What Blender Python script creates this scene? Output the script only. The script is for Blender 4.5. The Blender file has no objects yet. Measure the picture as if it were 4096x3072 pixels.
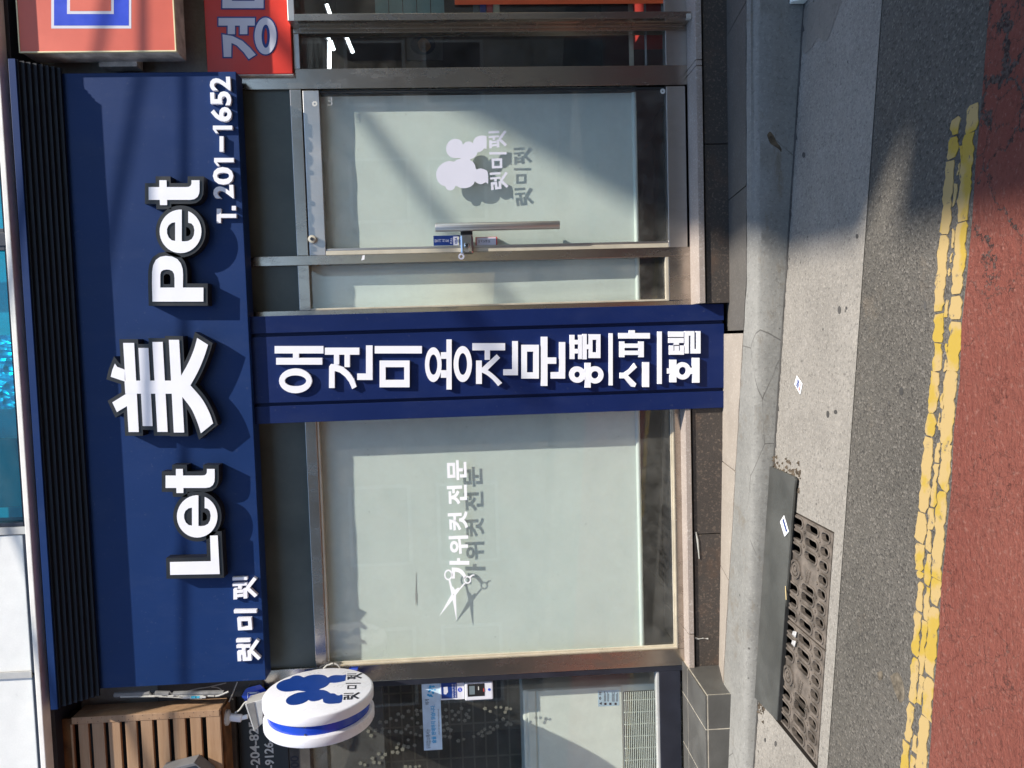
import bpy, bmesh, math, random
import numpy as np
from mathutils import Vector, Matrix
from mathutils.geometry import tessellate_polygon
random.seed(7)
SC = bpy.context.scene
COL = SC.collection
rad = math.radians
# ------------------------------------------------------------------ camera
CAM = np.array([0.0, -4.2, 1.45])
FPX = 3076.0
def camera_axes(yaw, pitch, roll):
    F = np.array([-math.sin(yaw)*math.cos(pitch), math.cos(yaw)*math.cos(pitch), -math.sin(pitch)])
    R0 = np.cross(F, [0, 0, 1]); R0 /= np.linalg.norm(R0); U0 = np.cross(R0, F)
    r = R0*math.cos(roll) - U0*math.sin(roll)
    return r, np.cross(F, r), F
AX_R, AX_D, AX_F = camera_axes(0.05805932, 0.05424323, 0.03277926)
cd = bpy.data.cameras.new('camera')
cam = bpy.data.objects.new('camera', cd); COL.objects.link(cam)
M = Matrix.Identity(4)
for i in range(3):                       # the phone was held on its side: picture right = down in the street
    M[i][0], M[i][1], M[i][2], M[i][3] = AX_D[i], AX_R[i], -AX_F[i], CAM[i]
cam.matrix_world = M
cd.sensor_fit = 'HORIZONTAL'; cd.sensor_width = 36.0; cd.lens = FPX/4096*36.0
cd.clip_start = 0.02; cd.clip_end = 500
SC.camera = cam
# ------------------------------------------------------------------ light
SUN = Vector((1.23, -1.0, 2.25)).normalized()
w = bpy.data.worlds.new('World'); SC.world = w; w.use_nodes = True
nt = w.node_tree; nt.nodes.clear()
sky = nt.nodes.new('ShaderNodeTexSky'); sky.sky_type = 'NISHITA'; sky.sun_disc = False
sky.sun_elevation = math.asin(SUN.z); sky.sun_rotation = math.atan2(SUN.x, SUN.y)
sky.air_density = 1.35; sky.dust_density = 0.25; sky.ozone_density = 2.0
bg = nt.nodes.new('ShaderNodeBackground'); bg.inputs['Strength'].default_value = 0.138
wo = nt.nodes.new('ShaderNodeOutputWorld')
nt.links.new(sky.outputs[0], bg.inputs[0]); nt.links.new(bg.outputs[0], wo.inputs[0])
sd = bpy.data.lights.new('sun', 'SUN'); sd.energy = 4.6; sd.angle = rad(0.53); sd.color = (1.0, 0.93, 0.82)
so = bpy.data.objects.new('sun', sd); COL.objects.link(so)
so.rotation_euler = (-SUN).to_track_quat('-Z', 'Y').to_euler()
so.location = (3, -4, 8)
SC.view_settings.view_transform = 'Standard'; SC.view_settings.look = 'None'
SC.view_settings.gamma = 1.0; SC.view_settings.use_curve_mapping = False
SC.view_settings.exposure = 0.76
try:
    SC.cycles.max_bounces = 8; SC.cycles.transparent_max_bounces = 16
    SC.cycles.use_denoising = True; SC.cycles.sample_clamp_indirect = 6
except Exception: pass

# ------------------------------------------------------------------ measuring the photograph
def ray(x, y): return AX_F + AX_R*(1536-y)/FPX + AX_D*(x-2048)/FPX
def onY(x, y, Y):                        # point of the upright plane y = Y
    v = ray(x, y); t = (Y-CAM[1])/v[1]; return CAM + v*t
def onX(x, y, X):
    v = ray(x, y); t = (X-CAM[0])/v[0]; return CAM + v*t
def onZ(x, y, z):
    v = ray(x, y); t = (z-CAM[2])/v[2]; return CAM + v*t
GS = 0.077                               # the street climbs to the left
def gz(X, dz=0.0): return -GS*(X+0.45)+dz
def onG(x, y, dz=0.0):
    n = np.array([GS, 0, 1.0]); P0 = np.array([-.45, -.63, dz]); v = ray(x, y)
    t = n@(P0-CAM)/(n@v); return CAM + v*t
def wx(x, y, Y): return float(onY(x, y, Y)[0])
def wz(x, y, Y): return float(onY(x, y, Y)[2])

# ------------------------------------------------------------------ materials
def lin(c):
    if isinstance(c, str):
        c = c.lstrip('#'); c = [int(c[i:i+2], 16)/255 for i in (0, 2, 4)]
        c = [v/12.92 if v <= .04045 else ((v+.055)/1.055)**2.4 for v in c]
    return (c[0], c[1], c[2], 1)
class NB:
    def __init__(s, name):
        s.m = bpy.data.materials.new(name); s.m.use_nodes = True
        s.t = s.m.node_tree; s.t.nodes.clear()
        s.out = s.n('ShaderNodeOutputMaterial'); s.tc = s.n('ShaderNodeTexCoord')
    def n(s, k, **kw):
        nd = s.t.nodes.new(k)
        for a, b in kw.items(): setattr(nd, a, b)
        return nd
    def l(s, a, b): s.t.links.new(a, b)
    def mapping(s, sc=(1, 1, 1), rot=(0, 0, 0)):
        mp = s.n('ShaderNodeMapping'); mp.inputs['Scale'].default_value = sc; mp.inputs['Rotation'].default_value = rot
        s.l(s.tc.outputs['Object'], mp.inputs[0]); return mp.outputs[0]
    def noise(s, scale, detail=4, vec=None, rough=.55, dist=0):
        nd = s.n('ShaderNodeTexNoise'); nd.inputs['Scale'].default_value = scale; nd.inputs['Detail'].default_value = detail
        nd.inputs['Roughness'].default_value = rough; nd.inputs['Distortion'].default_value = dist
        s.l(vec or s.tc.outputs['Object'], nd.inputs['Vector']); return nd.outputs['Fac']
    def voro(s, scale, feature='F1', vec=None, rand=1.0):
        nd = s.n('ShaderNodeTexVoronoi', feature=feature); nd.inputs['Scale'].default_value = scale
        nd.inputs['Randomness'].default_value = rand
        s.l(vec or s.tc.outputs['Object'], nd.inputs['Vector']); return nd
    def ramp(s, fac, a, b, ca=0.0, cb=1.0):
        nd = s.n('ShaderNodeMapRange', clamp=True); s.l(fac, nd.inputs[0])
        for i, v in zip((1, 2, 3, 4), (a, b, ca, cb)): nd.inputs[i].default_value = v
        return nd.outputs[0]
    def math(s, op, a, b=None):
        nd = s.n('ShaderNodeMath', operation=op)
        for i, v in enumerate((a, b)):
            if v is None: continue
            if isinstance(v, (int, float)): nd.inputs[i].default_value = v
            else: s.l(v, nd.inputs[i])
        return nd.outputs[0]
    def mix(s, fac, a, b):
        nd = s.n('ShaderNodeMix', data_type='RGBA')
        for i, v in ((0, fac), (6, a), (7, b)):
            if isinstance(v, (int, float)): nd.inputs[i].default_value = v
            elif isinstance(v, (tuple, list)): nd.inputs[i].default_value = v
            else: s.l(v, nd.inputs[i])
        return nd.outputs[2]
    def bump(s, h, strength=.3, dist=.01, prev=None):
        nd = s.n('ShaderNodeBump'); nd.inputs['Strength'].default_value = strength; nd.inputs['Distance'].default_value = dist
        s.l(h, nd.inputs['Height'])
        if prev is not None: s.l(prev, nd.inputs['Normal'])
        return nd.outputs[0]
    def principled(s, color, rough=.5, metal=0, spec=.5, normal=None, coat=0, emit=None, emit_s=0):
        p = s.n('ShaderNodeBsdfPrincipled')
        for k, v in (('Base Color', color), ('Roughness', rough), ('Metallic', metal), ('Specular IOR Level', spec)):
            if isinstance(v, (int, float, tuple, list)): p.inputs[k].default_value = v
            else: s.l(v, p.inputs[k])
        if coat: p.inputs['Coat Weight'].default_value = coat; p.inputs['Coat Roughness'].default_value = .06
        if normal is not None: s.l(normal, p.inputs['Normal'])
        if emit: p.inputs['Emission Color'].default_value = emit; p.inputs['Emission Strength'].default_value = emit_s
        s.l(p.outputs[0], s.out.inputs[0]); return p
def plain(name, c, rough=.5, metal=0, spec=.5, var=.06, vs=9, fine=.03, bump=0, bs=120, coat=0, stretch=(1, 1, 1), rvar=.08):
    b = NB(name); c = lin(c)
    v = b.mapping(stretch)
    n1 = b.noise(vs, 5, v); n2 = b.noise(vs*14, 3, v)
    lo = tuple(max(0, x*(1-var*2)) for x in c[:3])+(1,); hi = tuple(min(1, x*(1+var*2)) for x in c[:3])+(1,)
    col = b.mix(b.ramp(n1, .3, .7), lo, hi)
    if fine: col = b.mix(b.ramp(n2, .35, .75, 0, fine*3), col, tuple(x*.45 for x in c[:3])+(1,))
    r = b.ramp(n1, .3, .7, max(.02, rough-rvar), min(1, rough+rvar))
    nm = b.bump(b.noise(bs, 4, v), bump, .004) if bump else None
    b.principled(col, r, metal, spec, nm, coat); return b.m
def granite(name, c, dark, light, scale=260, rough=.6, bump=.25, amt=.5, stain=None):
    b = NB(name); c = lin(c)
    n = b.noise(scale, 3, None, .7); n2 = b.noise(scale*.45, 2); n0 = b.noise(5, 5)
    col = b.mix(b.ramp(n, .52, .66, 0, amt), c, lin(dark))
    col = b.mix(b.ramp(n2, .56, .68, 0, amt), col, lin(light))
    col = b.mix(b.ramp(n0, .35, .75, 0, .45), col, tuple(x*.62 for x in c[:3])+(1,))
    if stain: col = b.mix(b.ramp(b.noise(3.2, 6, None, .65), .56, .72, 0, .6), col, lin(stain))
    b.principled(col, rough, 0, .4, b.bump(n, bump, .003)); return b.m
def steel(name, c, rough=.24, stain=.5):
    b = NB(name); c = lin(c)
    n = b.noise(2.2, 5, None, .6); s = b.noise(8, 7, b.mapping((1, 1, .45)), .7); f = b.noise(55, 5, b.mapping((1, 1, .3)), .75)
    m = b.ramp(s, .48, .74, 0, stain)
    col = b.mix(m, c, (.19, .155, .125, 1))
    col = b.mix(b.ramp(f, .60, .70, 0, .28), col, (.50, .44, .36, 1))
    r = b.math('ADD', b.ramp(n, .3, .7, rough*.85, rough*1.2), b.math('MULTIPLY', m, .35))
    b.principled(col, r, 1, .5, b.bump(n, .02, .02)); return b.m
def concrete(name, c, speck=.5, stain=None, sc=150, bumps=.35):
    b = NB(name); c = lin(c)
    n0 = b.noise(2.1, 6, None, .6); n1 = b.noise(sc, 4, None, .75); n2 = b.noise(sc*.55, 3, None, .7); n3 = b.noise(14, 6, None, .7); n4 = b.noise(sc*1.3, 2)
    col = b.mix(b.ramp(n0, .3, .7), tuple(x*.80 for x in c[:3])+(1,), tuple(x*1.14 for x in c[:3])+(1,))
    col = b.mix(b.ramp(n2, .40, .62, 0, speck*.6), col, tuple(x*.62 for x in c[:3])+(1,))
    col = b.mix(b.ramp(n4, .56, .66, 0, speck*.8), col, tuple(min(1, x*1.45) for x in c[:3])+(1,))
    col = b.mix(b.ramp(n1, .55, .64, 0, speck), col, tuple(x*.30 for x in c[:3])+(1,))
    col = b.mix(b.ramp(n3, .56, .74, 0, .45), col, tuple(x*.58 for x in c[:3])+(1,))
    pit = b.voro(9, 'F1').outputs['Distance']
    col = b.mix(b.ramp(pit, .045, .07, .8, 0), col, tuple(x*.22 for x in c[:3])+(1,))
    if stain:
        col = b.mix(b.ramp(b.noise(3.4, 7, b.mapping((1, 1, 3)), .7), .58, .67, 0, .6), col, lin(stain))
        e = b.voro(2.2, 'DISTANCE_TO_EDGE', b.mapping((1, 2, 2))).outputs['Distance']
        col = b.mix(b.math('MULTIPLY', b.ramp(e, .002, .008, .7, 0), b.ramp(b.noise(2, 3), .48, .55)), col, (.05, .045, .04, 1))
    b.principled(col, .85, 0, .3, b.bump(n1, bumps, .006)); return b.m
MT = {}
MT['steel'] = steel('stainless_steel', (.50, .445, .39), .21)
MT['steel_light'] = steel('brushed_aluminium', (.54, .52, .50), .36, .2)
MT['alu_cream'] = plain('anodised_cream', '#cfc6b2', .35, .35, .5, .05)
MT['chrome'] = plain('chrome', (.75, .75, .76), .1, 1, .5, .03)
def blue_paint(name, c, rough):
    b = NB(name); c = lin(c)
    n = b.noise(2.2, 6, None, .6); f = b.noise(60, 4); d = b.noise(7, 7, b.mapping((1, 1, .35)), .7)
    col = b.mix(b.ramp(n, .35, .7), c, tuple(x*1.18 for x in c[:3])+(1,))
    col = b.mix(b.ramp(d, .5, .8, 0, .045), col, (.20, .22, .25, 1))       # street dust
    col = b.mix(b.ramp(f, .66, .72, 0, .06), col, (.3, .31, .33, 1))
    b.principled(col, b.ramp(n, .3, .7, rough-.04, rough+.05), 0, .2, b.bump(b.noise(3, 2), .03, .01)); return b.m
MT['blue'] = blue_paint('navy_paint', (.0055, .0235, .098), .45)
MT['blue_dark'] = blue_paint('navy_paint_deep', (.008, .019, .08), .5)
MT['blue_pillar'] = blue_paint('deep_blue_paint', (.0042, .0135, .074), .42)
MT['letter_white'] = plain('white_acrylic', (.80, .80, .85), .38, 0, .5, .015, fine=.0)
MT['letter_black'] = plain('black_channel', (.012, .012, .013), .42, 0, .5, .1)
MT['slat_shade'] = plain('shaded_navy_slat', (.007, .009, .017), .55, 0, .3, .1)  # near black: the shade under the canopy is put into the slat colour
MT['panel_green'] = plain('dark_green_panel', (.075, .092, .083), .42, 0, .5, .14, 3)
MT['dark'] = plain('dark_void', (.02, .019, .018), .8)
MT['pit'] = plain('shaded_pit_wall', (.018, .014, .011), .7)  # near black, so the shade inside the drain is in the colour
MT['patch'] = concrete('rough_cement_patch', (.20, .18, .155), .3, None, 40)
MT['stain'] = plain('brown_stain', (.10, .075, .05), .8, 0, .2, .3, 30)
MT['sand'] = plain('sandy_stain', (.125, .105, .08), .9, 0, .1, .35, 40, .15)
MT['wall_dark'] = plain('dark_grey_wall', (.07, .066, .062), .85, 0, .3, .2, 6, .1, .2)  # plain dark grey with random mottling
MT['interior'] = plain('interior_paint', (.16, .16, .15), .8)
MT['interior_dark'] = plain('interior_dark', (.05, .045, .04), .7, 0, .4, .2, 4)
MT['wall_grey'] = plain('grey_render', (.30, .29, .27), .9, 0, .3, .15, 4, .1, .3)
MT['white_clad'] = plain('white_cladding', (.74, .74, .72), .35, 0, .5, .03)
MT['ledge_white'] = plain('white_ledge', (.80, .77, .72), .4, 0, .5, .05)
MT['frame_dark'] = plain('dark_window_frame', (.018, .02, .03), .38, 0, .5, .1)
MT['rubber'] = plain('black_rubber', (.015, .015, .015), .6)
MT['white_plastic'] = plain('white_plastic', (.68, .68, .73), .3, 0, .5, .015, fine=0)
MT['cream_plastic'] = plain('cream_plastic', (.80, .80, .72), .45, 0, .5, .03)
MT['grey_plastic'] = plain('grey_plastic', (.42, .42, .41), .4)
MT['lamp_grey'] = plain('grey_cast_metal', (.46, .45, .43), .5, .3, .5, .08)
MT['box_grey'] = plain('grey_painted_metal', (.13, .13, .135), .5)
MT['blue_gloss'] = plain('blue_gloss', (.008, .045, .42), .2, 0, .6, .03, fine=0)
MT['decal_dim'] = plain('dimmed_white_vinyl', (.60, .60, .68), .5, 0, .4, .01, fine=0)  # lavender white vinyl, dimmed: the door's half shade is in the colour
MT['decal_lit'] = plain('lit_white_vinyl', (.84, .84, .87), .5, 0, .4, .01, fine=0)  # the same white vinyl undimmed, for the sunlit display window
MT['decal_navy'] = plain('navy_vinyl', (.006, .035, .20), .4, 0, .5, .03, fine=0)
MT['decal_ink'] = plain('ink', (.012, .012, .02), .5, 0, .4, .02, fine=0)
MT['decal_grey'] = plain('grey_vinyl', (.55, .55, .52), .5)
MT['blossom'] = plain('blossom_vinyl', (.15, .15, .12), .6, 0, .3, .12, 30)
MT['cable_white'] = plain('white_cable', (.40, .39, .36), .5)
MT['cable_black'] = plain('black_cable', (.02, .02, .02), .5)
MT['pipe_grey'] = plain('grey_lagging', (.20, .20, .20), .7, 0, .3, .15, 20, .08, .3)
MT['blue_tape'] = plain('blue_tape', (.02, .30, .45), .5)
MT['sky_blue_ink'] = plain('sky_blue_ink', (.03, .33, .62), .5, fine=0)
MT['pale_blue'] = plain('pale_blue_paper', (.52, .66, .80), .5, 0, .4, .16, 7, 0)
MT['lcd'] = plain('grey_display', (.16, .20, .22), .2)
MT['red_ink'] = plain('red_ink', (.55, .05, .04), .5, fine=0)
MT['orange_face'] = plain('orange_sign_face', (.62, .115, .07), .42, 0, .5, .06, 2, .01)
MT['red_face'] = plain('red_sign_face', (.60, .028, .012), .4, 0, .5, .06, 3, .02)
MT['orange_banner'] = plain('orange_banner', (.70, .10, .02), .6)
MT['box_edge'] = plain('dirty_white_metal', (.50, .47, .42), .5, 0, .4, .25, 12, .1)
MT['gold_trim'] = plain('pale_yellow_trim', (.72, .66, .40), .4)
MT['royal'] = plain('royal_blue_vinyl', (.01, .05, .55), .4, fine=0)
MT['tile_dark'] = plain('charcoal_tile', (.085, .082, .076), .42, 0, .5, .12, 5, .04, .1, 60)
MT['grout'] = plain('sandy_grout', (.42, .38, .31), .9, 0, .2, .15, 20)
MT['card'] = plain('card_paper', (.78, .78, .80), .5, fine=0)
MT['scrap'] = plain('dirty_paper', (.42, .41, .40), .7, 0, .2, .25, 60, .1)
MT['wood_light'] = plain('match_wood', (.55, .42, .2), .7)
MT['teal_shelf'] = plain('teal_shelf', (.16, .30, .28), .35)
MT['poster'] = plain('poster_dark', (.10, .09, .08), .5, 0, .4, .3, 5)
MT['food'] = plain('food_brown', (.26, .13, .045), .6, 0, .4, .4, 12, .1)
MT['rust'] = plain('rusty_brown', (.16, .075, .03), .8, 0, .3, .3, 9, .1)
def wood():
    b = NB('weathered_timber')
    v = b.mapping((1.2, 22, 22)); g = b.noise(3.2, 8, v, .68, .6); k = b.voro(2.3, 'F1', b.mapping((1.6, 1, 2.2))).outputs['Distance']
    n = b.noise(2.5, 4)
    col = b.mix(b.ramp(g, .3, .75), (.40, .25, .145, 1), (.27, .15, .078, 1))
    col = b.mix(b.ramp(n, .4, .7, 0, .5), col, (.44, .31, .21, 1))
    col = b.mix(b.ramp(k, .0, .075, .75, 0), col, (.15, .075, .035, 1)); col = b.mix(b.ramp(b.noise(2.2, 2, b.mapping((.4, 9, 9))), .35, .65, 0, .35), col, (.20, .125, .075, 1))
    b.principled(col, .7, 0, .3, b.bump(g, .25, .002)); return b.m
MT['wood'] = wood()
def blind():
    b = NB('pale_green_blind_fabric')
    n = b.noise(1.6, 5); f = b.noise(26, 6, b.mapping((1, 1, 2.6)), .72); sp = b.noise(75, 2, b.mapping((1, 1, .55)))
    weave = b.noise(420, 2)
    col = b.mix(b.ramp(n, .3, .7), (.555, .62, .58, 1), (.62, .675, .635, 1))
    col = b.mix(b.ramp(f, .62, .8, 0, .5), col, (.40, .43, .40, 1))
    col = b.mix(b.ramp(sp, .735, .77, 0, .8), col, (.10, .105, .10, 1))
    b.principled(col, .8, 0, .2, b.bump(weave, .08, .001)); return b.m
MT['blind'] = blind()
def glass(name, tint, dust=.035, refl=1.0):
    b = NB(name)
    tr = b.n('ShaderNodeBsdfTransparent'); tr.inputs[0].default_value = tint+(1,)
    gl = b.n('ShaderNodeBsdfGlossy'); gl.inputs['Roughness'].default_value = .012; gl.inputs[0].default_value = (1, 1, 1, 1)
    ge = b.n('ShaderNodeNewGeometry'); dt = b.n('ShaderNodeVectorMath', operation='DOT_PRODUCT')
    b.l(ge.outputs['Incoming'], dt.inputs[0]); b.l(ge.outputs['Normal'], dt.inputs[1])
    sch = b.math('POWER', b.math('SUBTRACT', 1.0, b.math('ABSOLUTE', dt.outputs['Value'])), 5.0)
    fac = b.math('MULTIPLY', b.math('ADD', b.math('MULTIPLY', sch, .96), .04), refl)
    m1 = b.n('ShaderNodeMixShader'); b.l(fac, m1.inputs[0]); b.l(tr.outputs[0], m1.inputs[1]); b.l(gl.outputs[0], m1.inputs[2])
    df = b.n('ShaderNodeBsdfDiffuse'); df.inputs[0].default_value = (.62, .60, .55, 1)
    dn = b.ramp(b.noise(9, 7, None, .7), .35, .8, dust*.35, dust*2.2)
    m2 = b.n('ShaderNodeMixShader'); b.l(dn, m2.inputs[0]); b.l(m1.outputs[0], m2.inputs[1]); b.l(df.outputs[0], m2.inputs[2])
    b.l(m2.outputs[0], b.out.inputs[0]); return b.m
MT['glass'] = glass('shop_glass', (.968, .982, .975))
MT['glass_dark'] = glass('dark_shop_glass', (.93, .955, .95), .02, 1.0)
MT['glass_teal'] = glass('teal_window_glass', (.10, .76, .86), .02, 1.0)
def foil():
    b = NB('crumpled_foil')
    b.principled((.75, .78, .8, 1), .42, 1, .5, b.bump(b.voro(16, 'F1').outputs['Distance'], .5, .03)); return b.m
MT['foil'] = foil()
def tube():
    b = NB('lit_tube'); e = b.n('ShaderNodeEmission'); e.inputs[0].default_value = (.9, .97, 1, 1); e.inputs[1].default_value = 3.0
    b.l(e.outputs[0], b.out.inputs[0]); return b.m
MT['tube'] = tube()
MT['kerb'] = concrete('painted_kerb_concrete', (.215, .21, .195), .35, (.14, .115, .085), 60)
MT['gutter'] = concrete('gutter_concrete', (.255, .235, .208), .62, None, 78, .8)
def asphalt():
    b = NB('worn_asphalt')
    n1 = b.noise(95, 4, None, .75); n2 = b.voro(135).outputs['Distance']; n0 = b.noise(1.6, 6)
    vc = b.voro(135).outputs['Color']; sep = b.n('ShaderNodeSeparateColor'); b.l(vc, sep.inputs[0])
    col = b.mix(b.ramp(n0, .3, .7), (.090, .083, .072, 1), (.118, .108, .094, 1))
    col = b.mix(b.ramp(n1, .54, .72, 0, .5), col, (.045, .041, .037, 1))
    col = b.mix(b.ramp(sep.outputs[0], .76, .96, 0, .5), col, (.22, .20, .175, 1)); col = b.mix(b.ramp(sep.outputs[1], .72, .92, 0, .55), col, (.035, .032, .030, 1))
    g = b.n('ShaderNodeSeparateXYZ'); b.l(b.tc.outputs['Object'], g.inputs[0])
    cr = b.math('ABSOLUTE', b.math('ADD', g.outputs[1], b.math('ADD', b.math('MULTIPLY', b.noise(2.5, 8, None, .7), .10), 1.43)))
    cm = b.ramp(cr, .0015, .006, .9, 0)
    cm = b.math('MULTIPLY', cm, b.ramp(g.outputs[0], -.6, .1, 0, 1))
    col = b.mix(cm, col, (.012, .011, .010, 1))
    ds = b.ramp(b.noise(4, 6, None, .7), .6, .75, 0, .5)
    col = b.mix(ds, col, (.17, .135, .10, 1))
    h = b.math('ADD', n1, b.math('MULTIPLY', n2, .6))
    b.principled(col, .85, 0, .18, b.bump(h, .8, .009)); return b.m
MT['asphalt'] = asphalt()
def red_coat():
    b = NB('worn_red_coating')
    n0 = b.noise(1.7, 6); n1 = b.noise(38, 5, b.mapping((1, 1.7, 1)), .75); n2 = b.noise(75, 3); n3 = b.noise(9, 6, b.mapping((.5, 1.6, 1)), .7)
    col = b.mix(b.ramp(n0, .3, .7), (.215, .066, .049, 1), (.27, .092, .068, 1))
    col = b.mix(b.ramp(n3, .5, .72, 0, .55), col, (.23, .088, .066, 1))
    col = b.mix(b.ramp(n1, .54, .68, 0, .6), col, (.12, .032, .025, 1))
    col = b.mix(b.ramp(n2, .57, .70, 0, .55), col, (.34, .17, .135, 1))
    def warped(k, sc):
        wv = b.n('ShaderNodeVectorMath', operation='ADD'); b.l(b.tc.outputs['Object'], wv.inputs[0])
        wn = b.n('ShaderNodeTexNoise'); wn.inputs['Scale'].default_value = sc; wn.inputs['Detail'].default_value = 7; wn.inputs['Roughness'].default_value = .7
        b.l(b.tc.outputs['Object'], wn.inputs['Vector'])
        ws = b.n('ShaderNodeVectorMath', operation='SCALE'); ws.inputs[3].default_value = k
        b.l(wn.outputs['Color'], ws.inputs[0]); b.l(ws.outputs[0], wv.inputs[1]); return wv.outputs[0]
    e1 = b.voro(4.2, 'DISTANCE_TO_EDGE', warped(.30, 5)).outputs['Distance']; e2 = b.voro(11, 'DISTANCE_TO_EDGE', warped(.14, 9)).outputs['Distance']
    g = b.n('ShaderNodeSeparateXYZ'); b.l(b.tc.outputs['Object'], g.inputs[0])
    right = b.ramp(b.math('ADD', g.outputs[0], b.math('MULTIPLY', b.noise(2, 3), .8)), .3, .9)     # the cracked stretch
    c1 = b.math('MULTIPLY', b.math('LESS_THAN', e1, b.math('MULTIPLY', b.ramp(b.noise(5, 5), .36, .72, .004, .050), right)), .9)
    c2 = b.math('MULTIPLY', b.math('LESS_THAN', e2, b.math('MULTIPLY', b.ramp(b.noise(3, 4), .46, .68, .0, .022), b.math('ADD', right, .38))), .8)
    patch = b.ramp(b.noise(4.2, 8, b.mapping((.7, 1.2, 1)), .78), .665, .685, 0, .85)
    cm = b.math('MAXIMUM', b.math('MAXIMUM', c1, c2), patch)
    crk = b.mix(b.ramp(n2, .4, .6), (.028, .025, .024, 1), (.10, .092, .083, 1))
    col = b.mix(cm, col, crk)
    h = b.math('SUBTRACT', n1, b.math('MULTIPLY', cm, .8))
    b.principled(col, .8, 0, .15, b.bump(h, 1.0, .022)); return b.m
MT['red_coat'] = red_coat()
def yellow():
    b = NB('cracked_yellow_paint')
    n0 = b.noise(7, 5); n1 = b.noise(110, 4, None, .75); n2 = b.noise(26, 6, None, .75)
    col = b.mix(b.ramp(n0, .50, .58), (.37, .265, .115, 1), (.355, .245, .045, 1))
    col = b.mix(b.ramp(n1, .56, .72, 0, .35), col, (.36, .26, .12, 1))
    col = b.mix(b.ramp(n2, .60, .66, 0, .9), col, (.11, .098, .083, 1))
    b.principled(col, .85, 0, .15); return b.m
MT['yellow'] = yellow()
MT['granite_pink'] = granite('pinkish_granite', (.34, .285, .25), (.13, .11, .10), (.52, .47, .43), 210, .6, .2, .6)
MT['granite_dark'] = granite('dark_granite', (.060, .050, .044), (.018, .016, .015), (.17, .13, .10), 190, .55, .25, .7, (.12, .07, .045))
MT['slab_dark'] = granite('slate_slab', (.105, .096, .086), (.05, .045, .04), (.2, .185, .17), 160, .7, .3, .5)
MT['slab_beige'] = granite('beige_slab', (.335, .29, .245), (.19, .165, .14), (.48, .43, .37), 170, .75, .3, .55)
MT['plate'] = plain('black_steel_plate', (.068, .068, .063), .5, .2, .5, .16, 5, .06, .15, 90)
MT['cast_iron'] = plain('rusty_cast_iron', (.150, .125, .105), .62, .25, .4, .25, 16, .1, .3, 150)
MT['leaf_dry'] = plain('dry_leaf_litter', (.085, .066, .048), .9, 0, .2, .4, 30)
MT['brick_far'] = plain('tan_render', (.34, .27, .20), .9, 0, .3, .12, 1.5)
MT['cream_far'] = plain('cream_render', (.48, .44, .38), .9, 0, .3, .1, 1.5)

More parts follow.
